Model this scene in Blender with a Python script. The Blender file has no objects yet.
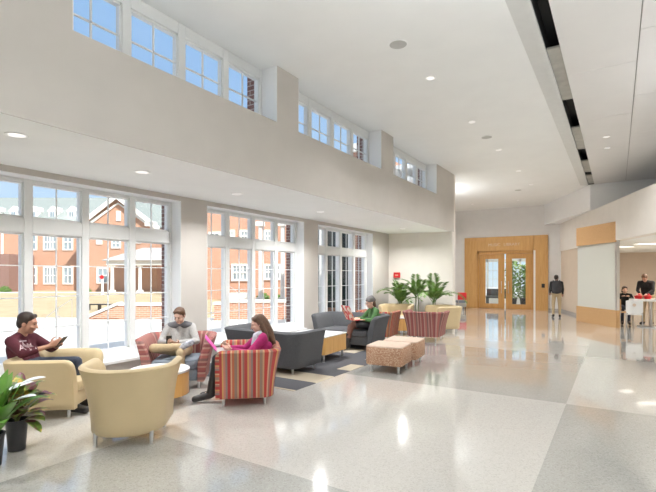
import bpy, bmesh, math, random
from mathutils import Vector, Matrix, Euler
from mathutils.bvhtree import BVHTree
random.seed(7)
SC = bpy.context.scene
COL = SC.collection
PI = math.pi
def R(d): return math.radians(d)
V = Vector

# ------------------------------------------------------------------ materials
def new_mat(name):
    m = bpy.data.materials.new(name); m.use_nodes = True
    nt = m.node_tree
    return m, nt, nt.nodes['Principled BSDF']
def mat(name, col, rough=0.6, metal=0.0, spec=0.5, var=0.0, scale=8.0, bump=0.0, bscale=60.0, sheen=0.0):
    m, nt, b = new_mat(name)
    b.inputs['Base Color'].default_value = (*col, 1)
    b.inputs['Roughness'].default_value = rough
    b.inputs['Metallic'].default_value = metal
    b.inputs['Specular IOR Level'].default_value = spec
    if sheen: b.inputs['Sheen Weight'].default_value = sheen
    tc = nt.nodes.new('ShaderNodeTexCoord')
    if var:
        n = nt.nodes.new('ShaderNodeTexNoise'); n.inputs['Scale'].default_value = scale; n.inputs['Detail'].default_value = 4
        nt.links.new(tc.outputs['Object'], n.inputs['Vector'])
        r = nt.nodes.new('ShaderNodeValToRGB')
        r.color_ramp.elements[0].position = .3; r.color_ramp.elements[1].position = .7
        r.color_ramp.elements[0].color = (*[max(0, c*(1-var)) for c in col], 1)
        r.color_ramp.elements[1].color = (*[min(1, c*(1+var)) for c in col], 1)
        nt.links.new(n.outputs['Fac'], r.inputs['Fac']); nt.links.new(r.outputs['Color'], b.inputs['Base Color'])
    if bump:
        n2 = nt.nodes.new('ShaderNodeTexNoise'); n2.inputs['Scale'].default_value = bscale; n2.inputs['Detail'].default_value = 3
        nt.links.new(tc.outputs['Object'], n2.inputs['Vector'])
        bp = nt.nodes.new('ShaderNodeBump'); bp.inputs['Strength'].default_value = bump; bp.inputs['Distance'].default_value = .01
        nt.links.new(n2.outputs['Fac'], bp.inputs['Height']); nt.links.new(bp.outputs['Normal'], b.inputs['Normal'])
    return m
def ramp(nt, stops, interp='CONSTANT'):
    r = nt.nodes.new('ShaderNodeValToRGB'); cr = r.color_ramp; cr.interpolation = interp
    while len(cr.elements) < len(stops): cr.elements.new(.5)
    for e, (p, c) in zip(cr.elements, stops): e.position = p; e.color = (*c, 1)
    return r
def math_node(nt, op, a, b=None):
    n = nt.nodes.new('ShaderNodeMath'); n.operation = op
    for i, x in enumerate((a, b)):
        if x is None: continue
        if isinstance(x, (int, float)): n.inputs[i].default_value = x
        else: nt.links.new(x, n.inputs[i])
    return n.outputs[0]
def stripe_mat(name, stops, period=.3):
    m, nt, b = new_mat(name)
    uv = nt.nodes.new('ShaderNodeUVMap'); sp = nt.nodes.new('ShaderNodeSeparateXYZ')
    nt.links.new(uv.outputs['UV'], sp.inputs[0])
    f = math_node(nt, 'FRACT', math_node(nt, 'DIVIDE', sp.outputs['X'], period))
    r = ramp(nt, stops); nt.links.new(f, r.inputs['Fac'])
    n = nt.nodes.new('ShaderNodeTexNoise'); n.inputs['Scale'].default_value = 40
    mx = nt.nodes.new('ShaderNodeMixRGB'); mx.blend_type = 'MULTIPLY'; mx.inputs['Fac'].default_value = .35
    tc = nt.nodes.new('ShaderNodeTexCoord'); nt.links.new(tc.outputs['Object'], n.inputs['Vector'])
    nt.links.new(r.outputs['Color'], mx.inputs['Color1']); nt.links.new(n.outputs['Color'], mx.inputs['Color2'])
    nt.links.new(r.outputs['Color'], b.inputs['Base Color'])
    b.inputs['Roughness'].default_value = .85
    b.inputs['Specular IOR Level'].default_value = .25
    return m
def brick_mat(name, c1, c2, mortar, scale=1.0, obj=True):
    m, nt, b = new_mat(name)
    tc = nt.nodes.new('ShaderNodeTexCoord'); sp = nt.nodes.new('ShaderNodeSeparateXYZ'); cb = nt.nodes.new('ShaderNodeCombineXYZ')
    nt.links.new(tc.outputs['Object'], sp.inputs[0])
    nt.links.new(math_node(nt, 'ADD', sp.outputs['X'], sp.outputs['Y']), cb.inputs['X']); nt.links.new(sp.outputs['Z'], cb.inputs['Y'])
    br = nt.nodes.new('ShaderNodeTexBrick')
    nt.links.new(cb.outputs[0], br.inputs['Vector'])
    br.inputs['Color1'].default_value = (*c1, 1); br.inputs['Color2'].default_value = (*c2, 1); br.inputs['Mortar'].default_value = (*mortar, 1)
    br.inputs['Scale'].default_value = scale; br.inputs['Brick Width'].default_value = .22; br.inputs['Row Height'].default_value = .075
    br.inputs['Mortar Size'].default_value = .008
    nt.links.new(br.outputs['Color'], b.inputs['Base Color']); b.inputs['Roughness'].default_value = .9
    return m
def wood_mat(name, c1, c2, rough=.35, axis='Z', scale=1.0):
    m, nt, b = new_mat(name)
    tc = nt.nodes.new('ShaderNodeTexCoord'); mp = nt.nodes.new('ShaderNodeMapping')
    s = {'Z': (9, 9, .7), 'X': (.7, 9, 9), 'Y': (9, .7, 9)}[axis]
    mp.inputs['Scale'].default_value = [q*scale for q in s]
    nt.links.new(tc.outputs['Object'], mp.inputs['Vector'])
    n = nt.nodes.new('ShaderNodeTexNoise'); n.inputs['Scale'].default_value = 3; n.inputs['Detail'].default_value = 6; n.inputs['Distortion'].default_value = .6
    nt.links.new(mp.outputs[0], n.inputs['Vector'])
    r = ramp(nt, [(.3, c1), (.7, c2)], 'LINEAR'); nt.links.new(n.outputs['Fac'], r.inputs['Fac'])
    nt.links.new(r.outputs['Color'], b.inputs['Base Color']); b.inputs['Roughness'].default_value = rough
    return m
def terrazzo(name, base, chip1, chip2, rough=.1):
    m, nt, b = new_mat(name)
    tc = nt.nodes.new('ShaderNodeTexCoord')
    vo = nt.nodes.new('ShaderNodeTexVoronoi'); vo.inputs['Scale'].default_value = 95
    nt.links.new(tc.outputs['Object'], vo.inputs['Vector'])
    sp = nt.nodes.new('ShaderNodeSeparateColor'); nt.links.new(vo.outputs['Color'], sp.inputs[0])
    r = ramp(nt, [(0, chip1), (.16, base), (.5, [min(1, c*1.03) for c in base]), (.86, chip2)])
    nt.links.new(sp.outputs[0], r.inputs['Fac'])
    n = nt.nodes.new('ShaderNodeTexNoise'); n.inputs['Scale'].default_value = .8; n.inputs['Detail'].default_value = 4
    nt.links.new(tc.outputs['Object'], n.inputs['Vector'])
    nt.links.new(r.outputs['Color'], b.inputs['Base Color'])
    rr = nt.nodes.new('ShaderNodeMapRange'); rr.inputs['To Min'].default_value = rough*.8; rr.inputs['To Max'].default_value = rough*1.3
    nt.links.new(n.outputs['Fac'], rr.inputs['Value']); nt.links.new(rr.outputs[0], b.inputs['Roughness'])
    b.inputs['Specular IOR Level'].default_value = .7; b.inputs['Coat Weight'].default_value = .7; b.inputs['Coat Roughness'].default_value = .035; b.inputs['Coat IOR'].default_value = 1.55
    return m
def glass_mat(name, tint=(1, 1, 1), frost=0.0, refl=1.0):
    m = bpy.data.materials.new(name); m.use_nodes = True; nt = m.node_tree
    for n in list(nt.nodes): nt.nodes.remove(n)
    o = nt.nodes.new('ShaderNodeOutputMaterial'); mx = nt.nodes.new('ShaderNodeMixShader')
    t = nt.nodes.new('ShaderNodeBsdfTransparent'); t.inputs[0].default_value = (*tint, 1)
    g = nt.nodes.new('ShaderNodeBsdfGlossy'); g.inputs['Roughness'].default_value = .02
    fr = nt.nodes.new('ShaderNodeLayerWeight'); fr.inputs['Blend'].default_value = .5
    f = math_node(nt, 'MULTIPLY', math_node(nt, 'ADD', math_node(nt, 'MULTIPLY', math_node(nt, 'POWER', fr.outputs['Facing'], 5.0), .6), .03), refl)
    nt.links.new(f, mx.inputs[0]); nt.links.new(t.outputs[0], mx.inputs[1]); nt.links.new(g.outputs[0], mx.inputs[2])
    last = mx
    if frost:
        m2 = nt.nodes.new('ShaderNodeMixShader'); m2.inputs[0].default_value = frost
        d = nt.nodes.new('ShaderNodeBsdfDiffuse'); d.inputs[0].default_value = (.78, .775, .73, 1)
        tr = nt.nodes.new('ShaderNodeBsdfTranslucent'); tr.inputs[0].default_value = (.88, .92, .88, 1)
        m3 = nt.nodes.new('ShaderNodeMixShader'); m3.inputs[0].default_value = .22
        nt.links.new(d.outputs[0], m3.inputs[1]); nt.links.new(tr.outputs[0], m3.inputs[2])
        nt.links.new(mx.outputs[0], m2.inputs[1]); nt.links.new(m3.outputs[0], m2.inputs[2]); last = m2
    nt.links.new(last.outputs[0], o.inputs[0])
    return m
def emit_mat(name, col, s):
    m, nt, b = new_mat(name)
    b.inputs['Base Color'].default_value = (*col, 1); b.inputs['Emission Color'].default_value = (*col, 1); b.inputs['Emission Strength'].default_value = s
    return m

M = {}
M['wall'] = mat('wall_paint_greige', (.58, .545, .505), .85, var=.02, scale=3)
M['wall_cream'] = mat('wall_paint_cream', (.84, .795, .735), .85, var=.02, scale=3)
M['wall_warm'] = mat('wall_paint_warm', (.72, .61, .49), .85, var=.02, scale=3)
M['wall_grey'] = mat('wall_paint_grey', (.80, .775, .75), .85, var=.02, scale=3)
M['wall_cafe'] = mat('cafe_wall_paint', (.74, .63, .53), .85, var=.02, scale=3)
M['white'] = mat('white_paint', (.90, .90, .895), .5, var=.01, scale=4)
M['ceil'] = mat('ceiling_paint', (.90, .905, .89), .9, var=.015, scale=2)
M['panel'] = mat('ceiling_panel_white', (.80, .78, .76), .8, var=.015, scale=2)
M['band'] = mat('ceiling_band_grey', (.70, .70, .68), .8, var=.02)
M['dark'] = mat('black_void', (.012, .012, .012), .7, var=.1)
M['plate'] = mat('grey_diffuser_plate', (.40, .39, .35), .5, var=.1, scale=6)
M['trim'] = mat('window_frame_white', (.80, .81, .80), .4, var=.01)
M['roofwhite'] = mat('white_roof_membrane', (.85, .85, .84), .8, var=.03, scale=2)
M['base'] = mat('baseboard_grey', (.45, .42, .40), .6, var=.05)
M['glass'] = glass_mat('window_glass')
M['doorglass'] = glass_mat('door_glass', (.93, .96, .96))
M['frost'] = glass_mat('frosted_glass', (.85, .93, .88), .86, .8)
M['tw'] = terrazzo('terrazzo_white', (.65, .63, .59), (.58, .56, .52), (.70, .685, .65), .10)
M['tg'] = terrazzo('terrazzo_grey', (.46, .455, .425), (.40, .395, .37), (.51, .51, .48), .10)
M['tb'] = terrazzo('terrazzo_beige', (.50, .455, .40), (.45, .405, .35), (.55, .51, .45), .10)
M['wood'] = wood_mat('maple_veneer', (.56, .30, .095), (.66, .38, .14), .35)
M['woodx'] = wood_mat('maple_veneer_horizontal', (.56, .32, .12), (.66, .41, .18), .35, 'X')
M['woodd'] = wood_mat('maple_door', (.50, .25, .07), (.60, .32, .10), .35)
M['woodt'] = wood_mat('honey_table_wood', (.66, .36, .11), (.76, .46, .17), .3)
M['woodp'] = wood_mat('partition_wood', (.58, .34, .15), (.66, .41, .20), .4, 'Y')
M['laminate'] = mat('white_laminate', (.86, .87, .87), .15, var=.01)
M['cream'] = mat('cream_vinyl', (.57, .45, .265), .5, var=.02, scale=5, bump=.04, bscale=150)
M['grey'] = mat('charcoal_fabric', (.078, .080, .087), .85, var=.12, scale=60, sheen=.05)
M['seatgrey'] = mat('slate_fabric', (.20, .235, .28), .85, var=.1, scale=60)
M['metal'] = mat('brushed_steel', (.62, .63, .64), .3, 1.0, var=.03)
M['black'] = mat('black_plastic', (.02, .02, .022), .4, var=.1)
M['darkmetal'] = mat('dark_metal', (.06, .06, .065), .35, .6, var=.1)
M['red'] = mat('red_vinyl', (.62, .015, .02), .45, var=.05)
M['stripe'] = stripe_mat('striped_upholstery', [(0, (.40, .055, .045)), (.1, (.44, .26, .15)), (.16, (.25, .17, .13)), (.27, (.42, .13, .07)), (.36, (.50, .33, .19)), (.42, (.36, .05, .05)), (.54, (.24, .18, .16)), (.62, (.42, .18, .14)), (.70, (.50, .29, .11)), (.76, (.38, .06, .055)), (.88, (.27, .14, .11)), (.95, (.48, .30, .20))], .30)
M['stripe2'] = stripe_mat('mauve_striped_upholstery', [(0, (.30, .10, .09)), (.14, (.40, .23, .19)), (.24, (.25, .09, .085)), (.4, (.42, .24, .20)), (.5, (.22, .12, .11)), (.64, (.36, .13, .115)), (.8, (.43, .26, .21)), (.9, (.25, .085, .085))], .26)
def ott():
    m, nt, b = new_mat('ottoman_weave')
    tc = nt.nodes.new('ShaderNodeTexCoord'); vo = nt.nodes.new('ShaderNodeTexVoronoi'); vo.inputs['Scale'].default_value = 46
    nt.links.new(tc.outputs['Object'], vo.inputs['Vector'])
    r = ramp(nt, [(.1, (.64, .49, .36)), (.38, (.50, .33, .22)), (.62, (.38, .20, .12))], 'LINEAR'); nt.links.new(vo.outputs['Distance'], r.inputs['Fac'])
    nt.links.new(r.outputs['Color'], b.inputs['Base Color']); b.inputs['Roughness'].default_value = .8
    return m
M['ott'] = ott()
M['otttop'] = mat('ottoman_top_fabric', (.60, .46, .37), .75, var=.10, scale=40)
def carpet():
    m, nt, b = new_mat('carpet_tiles')
    tc = nt.nodes.new('ShaderNodeTexCoord'); br = nt.nodes.new('ShaderNodeTexBrick')
    mp = nt.nodes.new('ShaderNodeMapping'); mp.inputs['Rotation'].default_value = (0, 0, 0)
    nt.links.new(tc.outputs['Object'], mp.inputs['Vector']); nt.links.new(mp.outputs[0], br.inputs['Vector'])
    br.inputs['Scale'].default_value = 1; br.inputs['Brick Width'].default_value = 1.0; br.inputs['Row Height'].default_value = .5
    br.inputs['Mortar Size'].default_value = 0; br.offset = .5
    br.inputs['Color1'].default_value = (.10, .10, .11, 1); br.inputs['Color2'].default_value = (.62, .55, .42, 1)
    br.inputs['Bias'].default_value = -.35
    r = ramp(nt, [(0, (.10, .10, .11)), (.30, (.46, .40, .31)), (.48, (.15, .15, .155))]); sp = nt.nodes.new('ShaderNodeSeparateColor')
    nt.links.new(br.outputs['Color'], sp.inputs[0]); nt.links.new(sp.outputs[0], r.inputs['Fac'])
    n = nt.nodes.new('ShaderNodeTexNoise'); n.inputs['Scale'].default_value = 120; nt.links.new(tc.outputs['Object'], n.inputs['Vector'])
    nt.links.new(r.outputs['Color'], b.inputs['Base Color']); b.inputs['Roughness'].default_value = .95; b.inputs['Specular IOR Level'].default_value = .1
    bp = nt.nodes.new('ShaderNodeBump'); bp.inputs['Strength'].default_value = .3; bp.inputs['Distance'].default_value = .004
    nt.links.new(n.outputs['Fac'], bp.inputs['Height']); nt.links.new(bp.outputs['Normal'], b.inputs['Normal'])
    return m
M['carpet'] = carpet()
# outside
M['brick'] = brick_mat('red_brick', (.43, .225, .14), (.49, .27, .18), (.53, .38, .30))
M['brickn'] = brick_mat('near_red_brick', (.42, .185, .11), (.52, .25, .155), (.60, .50, .42))
M['brickd'] = brick_mat('dark_brick', (.16, .06, .045), (.22, .09, .07), (.42, .36, .32))
M['roof'] = mat('grey_green_shingle', (.25, .285, .275), .9, var=.12, scale=4)
M['porchroof'] = mat('pale_metal_roof', (.44, .42, .42), .6, var=.03)
M['extwhite'] = mat('exterior_white_paint', (.84, .83, .80), .6, var=.02)
M['extpane'] = mat('far_window_glass', (.26, .32, .36), .15, var=.25, scale=2)
M['lawn'] = mat('dormant_lawn', (.46, .37, .23), .95, var=.15, scale=1.2)
M['concrete'] = mat('pale_concrete', (.64, .635, .62), .85, var=.04, scale=1.5)
M['stone'] = mat('limestone_cap', (.80, .77, .70), .8, var=.03)
M['darkglass'] = mat('dark_curtain_glass', (.03, .045, .05), .08, var=.3, scale=1.0)
# people
M['skin1'] = mat('skin_tan', (.47, .25, .17), .5, var=.05)
M['skin2'] = mat('skin_light', (.66, .42, .32), .5, var=.05)
M['hairb'] = mat('dark_brown_hair', (.030, .017, .012), .5, var=.3, scale=60, bump=.4, bscale=120)
M['hairl'] = mat('light_brown_hair', (.12, .060, .032), .5, var=.3, scale=60, bump=.4, bscale=120)
M['maroon'] = mat('maroon_sweatshirt', (.085, .012, .022), .85, var=.1, scale=30, bump=.2, bscale=50)
M['heather'] = mat('heather_grey_knit', (.42, .41, .40), .9, var=.12, scale=60, bump=.2, bscale=80)
M['yoke'] = mat('dark_grey_knit', (.13, .13, .14), .9, var=.1, scale=60)
M['khaki'] = mat('khaki_twill', (.47, .36, .22), .85, var=.06, scale=30, bump=.15, bscale=40)
M['denim'] = mat('dark_denim', (.035, .045, .07), .85, var=.15, scale=40)
M['blackcloth'] = mat('black_leggings', (.014, .014, .017), .55, var=.15)
M['blackcoat'] = mat('black_coat', (.016, .016, .018), .8, var=.2, scale=20)
M['magenta'] = mat('magenta_knit', (.42, .022, .15), .85, var=.08, scale=40, bump=.2, bscale=60)
M['green'] = mat('green_knit', (.06, .145, .045), .9, var=.15, scale=40, bump=.2, bscale=60)
M['scarf'] = mat('pale_blue_scarf', (.62, .66, .72), .9, var=.2, scale=20)
M['beanie'] = mat('grey_beanie_knit', (.17, .16, .16), .95, var=.15, scale=60, bump=.3, bscale=90)
M['boot'] = mat('black_leather', (.018, .016, .016), .4, var=.1)
M['sneaker'] = mat('white_navy_sneaker', (.45, .46, .52), .6, var=.5, scale=14)
M['eye'] = mat('dark_eye', (.015, .01, .008), .2, var=.1)
M['lip'] = mat('lip_pink', (.42, .15, .13), .5, var=.05)
M['pink'] = mat('hot_pink_plastic', (.88, .06, .48), .4, var=.02)
M['pack'] = mat('charcoal_backpack', (.035, .034, .038), .8, var=.2, scale=10)
M['brownleg'] = mat('brown_tights', (.19, .085, .06), .7, var=.1)
def floral():
    m, nt, b = new_mat('red_white_print')
    tc = nt.nodes.new('ShaderNodeTexCoord'); vo = nt.nodes.new('ShaderNodeTexVoronoi'); vo.inputs['Scale'].default_value = 16
    nt.links.new(tc.outputs['Object'], vo.inputs['Vector'])
    sp = nt.nodes.new('ShaderNodeSeparateColor'); nt.links.new(vo.outputs['Color'], sp.inputs[0])
    r = ramp(nt, [(0, (.62, .05, .06)), (.42, (.80, .66, .56)), (.62, (.70, .12, .10)), (.82, (.70, .36, .22))]); nt.links.new(sp.outputs[0], r.inputs['Fac'])
    nt.links.new(r.outputs['Color'], b.inputs['Base Color']); b.inputs['Roughness'].default_value = .7
    return m
M['floral'] = floral()
M['leaf'] = mat('palm_green', (.115, .225, .04), .5, var=.4, scale=6)
M['leafb'] = mat('broad_leaf_green', (.11, .27, .035), .4, var=.3, scale=5)
M['spathe'] = mat('white_spathe', (.75, .80, .85), .5, var=.03)
def croton():
    m, nt, b = new_mat('croton_leaf')
    tc = nt.nodes.new('ShaderNodeTexCoord'); n = nt.nodes.new('ShaderNodeTexNoise'); n.inputs['Scale'].default_value = 11; n.inputs['Detail'].default_value = 2
    nt.links.new(tc.outputs['Object'], n.inputs['Vector'])
    r = ramp(nt, [(.28, (.05, .02, .03)), (.42, (.17, .035, .06)), (.50, (.10, .17, .03)), (.58, (.18, .26, .04)), (.66, (.55, .36, .06))], 'LINEAR')
    nt.links.new(n.outputs['Fac'], r.inputs['Fac']); nt.links.new(r.outputs['Color'], b.inputs['Base Color']); b.inputs['Roughness'].default_value = .35
    return m
M['croton'] = croton()
M['pot'] = mat('charcoal_planter', (.035, .036, .04), .45, var=.1)
M['soil'] = mat('potting_soil', (.05, .035, .025), .95, var=.4, scale=40)
M['stem'] = mat('palm_stem', (.22, .25, .10), .7, var=.2)
M['lens'] = emit_mat('lamp_lens', (1, .97, .92), .7)
M['lens2'] = emit_mat('cafe_lamp_lens', (1, .95, .86), 2.6)
M['letter'] = mat('brushed_letter', (.72, .55, .38), .4, .0, var=.02)
M['logo'] = mat('logo_print', (.62, .50, .52), .8, var=.03)
M['pill'] = mat('navy_shade', (.1, .1, .1), .6, var=.1)

# ------------------------------------------------------------------ mesh building
class MB:
    def __init__(s): s.v = []; s.f = []; s.m = []; s.uv = []
    def add(s, vs, fs, mi=0, uvs=None):
        o = len(s.v); s.v += [tuple(p) for p in vs]
        for k, f in enumerate(fs):
            s.f.append(tuple(i+o for i in f)); s.m.append(mi); s.uv.append(uvs[k] if uvs else None)
        return s
    def box(s, x0, y0, z0, x1, y1, z1, mi=0):
        x0, x1 = sorted((x0, x1)); y0, y1 = sorted((y0, y1)); z0, z1 = sorted((z0, z1))
        vs = [(x0,y0,z0),(x1,y0,z0),(x1,y1,z0),(x0,y1,z0),(x0,y0,z1),(x1,y0,z1),(x1,y1,z1),(x0,y1,z1)]
        return s.add(vs, [(0,3,2,1),(4,5,6,7),(0,1,5,4),(1,2,6,5),(2,3,7,6),(3,0,4,7)], mi)
    def obox(s, c, size, rot=None, mi=0):
        h = V(size)/2; q = rot.to_matrix() if isinstance(rot, Euler) else (rot or Matrix.Identity(3))
        vs = [V(c)+q@V((sx*h.x, sy*h.y, sz*h.z)) for sz in (-1,1) for sx, sy in ((-1,-1),(1,-1),(1,1),(-1,1))]
        return s.add(vs, [(0,3,2,1),(4,5,6,7),(0,1,5,4),(1,2,6,5),(2,3,7,6),(3,0,4,7)], mi)
    def prism(s, poly, z0, z1, mi=0):
        n = len(poly); a = sum(poly[i][0]*poly[(i+1) % n][1]-poly[(i+1) % n][0]*poly[i][1] for i in range(n))
        if a < 0: poly = poly[::-1]
        vs = [(x, y, z0) for x, y in poly]+[(x, y, z1) for x, y in poly]
        fs = [tuple(range(n))[::-1], tuple(range(n, 2*n))]+[(i, (i+1) % n, n+(i+1) % n, n+i) for i in range(n)]
        return s.add(vs, fs, mi)
    def slabpoly(s, pts, th, mi=0):           # polygon in 3D thickened along its normal
        n = len(pts); P = [V(p) for p in pts]; nn = (P[1]-P[0]).cross(P[2]-P[0]).normalized()*th
        vs = P+[p+nn for p in P]
        return s.add(vs, [tuple(range(n))[::-1], tuple(range(n, 2*n))]+[(i, (i+1) % n, n+(i+1) % n, n+i) for i in range(n)], mi)
    def cyl(s, p, q, r1, r2=None, n=12, mi=0, caps=True):
        r2 = r1 if r2 is None else r2; p = V(p); q = V(q); d = (q-p).normalized()
        a = d.orthogonal().normalized(); b = d.cross(a)
        vs = []
        for c, r in ((p, r1), (q, r2)):
            for i in range(n): t = 2*PI*i/n; vs.append(c+a*math.cos(t)*r+b*math.sin(t)*r)
        fs = [(i, (i+1) % n, n+(i+1) % n, n+i) for i in range(n)]
        if caps: fs += [tuple(range(n))[::-1], tuple(range(n, 2*n))]
        return s.add(vs, fs, mi)
    def tube(s, pts, r, n=8, mi=0):
        P = [V(p) for p in pts]; vs = []; rs = r if isinstance(r, (list, tuple)) else [r]*len(P)
        a = None
        for i, p in enumerate(P):
            d = (P[min(i+1, len(P)-1)]-P[max(i-1, 0)]).normalized()
            a = d.orthogonal().normalized() if a is None else (a-d*a.dot(d)).normalized()
            b = d.cross(a)
            for k in range(n): t = 2*PI*k/n; vs.append(p+(a*math.cos(t)+b*math.sin(t))*rs[i])
        fs = [(i*n+k, i*n+(k+1) % n, (i+1)*n+(k+1) % n, (i+1)*n+k) for i in range(len(P)-1) for k in range(n)]
        fs += [tuple(range(n))[::-1], tuple(range((len(P)-1)*n, len(P)*n))]
        return s.add(vs, fs, mi)
    def lathe(s, prof, c=(0, 0, 0), n=32, mi=0, sx=1, sy=1):
        vs = []; fs = []; m = len(prof)
        for i in range(n):
            t = 2*PI*i/n
            for r, z in prof: vs.append((c[0]+r*math.cos(t)*sx, c[1]+r*math.sin(t)*sy, c[2]+z))
        for i in range(n):
            j = (i+1) % n
            for k in range(m-1): fs.append((i*m+k, j*m+k, j*m+k+1, i*m+k+1))
        fs.append(tuple(i*m for i in range(n))[::-1]); fs.append(tuple(i*m+m-1 for i in range(n)))
        return s.add(vs, fs, mi)
    def ell(s, c, r, rot=None, nu=14, nv=9, mi=0):
        q = rot.to_matrix() if isinstance(rot, Euler) else (rot or Matrix.Identity(3)); c = V(c)
        vs = [c+q@V((0, 0, -r[2]))]
        for j in range(1, nv):
            a = -PI/2+PI*j/nv
            for i in range(nu): t = 2*PI*i/nu; vs.append(c+q@V((r[0]*math.cos(a)*math.cos(t), r[1]*math.cos(a)*math.sin(t), r[2]*math.sin(a))))
        vs.append(c+q@V((0, 0, r[2]))); L = len(vs)-1; fs = []
        for i in range(nu):
            fs.append((0, 1+(i+1) % nu, 1+i)); fs.append((L, L-nu+i, L-nu+(i+1) % nu))
            for j in range(nv-2): a0 = 1+j*nu; fs.append((a0+i, a0+(i+1) % nu, a0+nu+(i+1) % nu, a0+nu+i))
        return s.add(vs, fs, mi)
    def cap(s, p, q, r1, r2=None, n=12, mi=0):   # tapered capsule
        r2 = r1 if r2 is None else r2; p = V(p); q = V(q); d = q-p
        d = d.normalized() if d.length > 1e-6 else V((0, 0, 1))
        pts = []; rs = []
        for a in (-80, -50, -25, 0): pts.append(p+d*math.sin(R(a))*r1); rs.append(math.cos(R(a))*r1)
        for a in (0, 25, 50, 80): pts.append(q+d*math.sin(R(a))*r2); rs.append(math.cos(R(a))*r2)
        return s.tube(pts, rs, n, mi)
    def build(s, name, mats, parent=None, smooth=False, bevel=0, seg=2, loc=None, rotz=0, auto=None):
        me = bpy.data.meshes.new(name); me.from_pydata(s.v, [], s.f)
        mats = mats if isinstance(mats, (list, tuple)) else [mats]
        for m in mats: me.materials.append(m)
        me.polygons.foreach_set('material_index', s.m)
        if any(u for u in s.uv):
            ul = me.uv_layers.new(name='UVMap')
            for p in me.polygons:
                u = s.uv[p.index]
                if u:
                    for k, li in enumerate(p.loop_indices): ul.data[li].uv = u[k]
        me.update()
        o = bpy.data.objects.new(name, me); COL.objects.link(o)
        if parent: o.parent = parent
        if loc: o.location = loc
        o.rotation_euler.z = rotz
        if smooth: me.polygons.foreach_set('use_smooth', [True]*len(me.polygons))
        if auto:
            me.polygons.foreach_set('use_smooth', [True]*len(me.polygons))
            try: me.set_sharp_from_angle(angle=R(auto))
            except Exception: pass
        if bevel:
            b = o.modifiers.new('bevel', 'BEVEL'); b.width = bevel; b.segments = seg; b.limit_method = 'ANGLE'; b.angle_limit = R(50)
        return o
def thing(name, label, cat, loc=(0, 0, 0), rotz=0, group=None):
    o = bpy.data.objects.new(name, None); COL.objects.link(o); o.empty_display_size = .1
    o.location = loc; o.rotation_euler.z = rotz; o['label'] = label; o['category'] = cat
    if group: o['group'] = group
    return o
def tag(o, label, cat, group=None, kind=None):
    o['label'] = label; o['category'] = cat
    if group: o['group'] = group
    if kind: o['kind'] = kind
    return o
def struct(o): o['kind'] = 'structure'; return o
def sempty(name, loc=(0, 0, 0), rotz=0):
    o = bpy.data.objects.new(name, None); COL.objects.link(o); o.location = loc; o.rotation_euler.z = rotz; o['kind'] = 'structure'; return o
def face(fx, fy): return math.atan2(-fx, fy)
def dup(o, parent=None):
    c = o.copy(); COL.objects.link(c)
    if parent: c.parent = parent
    for ch in list(o.children): dup(ch, c)
    return c

# ------------------------------------------------------------------ camera and world
cam = bpy.data.cameras.new('camera'); co = bpy.data.objects.new('camera', cam); COL.objects.link(co)
co.location = (0, 0, 1.6); co.rotation_euler = (R(90), 0, R(32.7))
cam.sensor_fit = 'HORIZONTAL'; cam.sensor_width = 36; cam.lens = 36*450/656
cam.shift_y = (275-246)/656; cam.clip_start = .05; cam.clip_end = 400
SC.camera = co
SC.view_settings.view_transform = 'Standard'; SC.view_settings.look = 'None'; SC.view_settings.gamma = 1; SC.view_settings.exposure = .12
w = bpy.data.worlds.new('sky'); SC.world = w; w.use_nodes = True; nt = w.node_tree
bg = nt.nodes['Background']; tc = nt.nodes.new('ShaderNodeTexCoord'); sp = nt.nodes.new('ShaderNodeSeparateXYZ')
nt.links.new(tc.outputs['Generated'], sp.inputs[0])
r = ramp(nt, [(0, (.55, .55, .52)), (.49, (.62, .70, .76)), (.53, (.44, .60, .76)), (.70, (.245, .405, .64)), (.84, (.22, .385, .62)), (.95, (1.15, 1.2, 1.25))], 'LINEAR')  # last stop: unseen zenith brightened to send more light through the windows
nt.links.new(math_node(nt, 'ADD', math_node(nt, 'MULTIPLY', sp.outputs['Z'], .5), .5), r.inputs['Fac'])
nz = nt.nodes.new('ShaderNodeTexNoise'); nz.inputs['Scale'].default_value = 4; nz.inputs['Detail'].default_value = 6
nt.links.new(tc.outputs['Generated'], nz.inputs['Vector'])
cr = ramp(nt, [(.5, (0, 0, 0)), (.8, (.2, .2, .2))], 'LINEAR'); nt.links.new(nz.outputs['Fac'], cr.inputs['Fac'])
mx = nt.nodes.new('ShaderNodeMixRGB'); nt.links.new(cr.outputs['Color'], mx.inputs['Fac']); nt.links.new(r.outputs['Color'], mx.inputs['Color1']); mx.inputs['Color2'].default_value = (.85, .87, .9, 1)
nt.links.new(mx.outputs['Color'], bg.inputs['Color']); bg.inputs['Strength'].default_value = 1.3
sun = bpy.data.lights.new('sun', 'SUN'); sun.energy = 6.8; sun.angle = R(.6); sun.color = (1, .95, .86)
so = bpy.data.objects.new('sun', sun); COL.objects.link(so)
so.rotation_euler = V((.79, -.26, .70)).to_track_quat('Z', 'Y').to_euler()
def lamp(x, y, z, e, r=.1, col=(1, .93, .84), name='lamp_light', spread=170):
    l = bpy.data.lights.new(name, 'AREA'); l.shape = 'DISK'; l.size = 2*r; l.energy = e; l.color = col; l.spread = R(spread)
    o = bpy.data.objects.new(name, l); COL.objects.link(o); o.location = (x, y, z); return o
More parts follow.
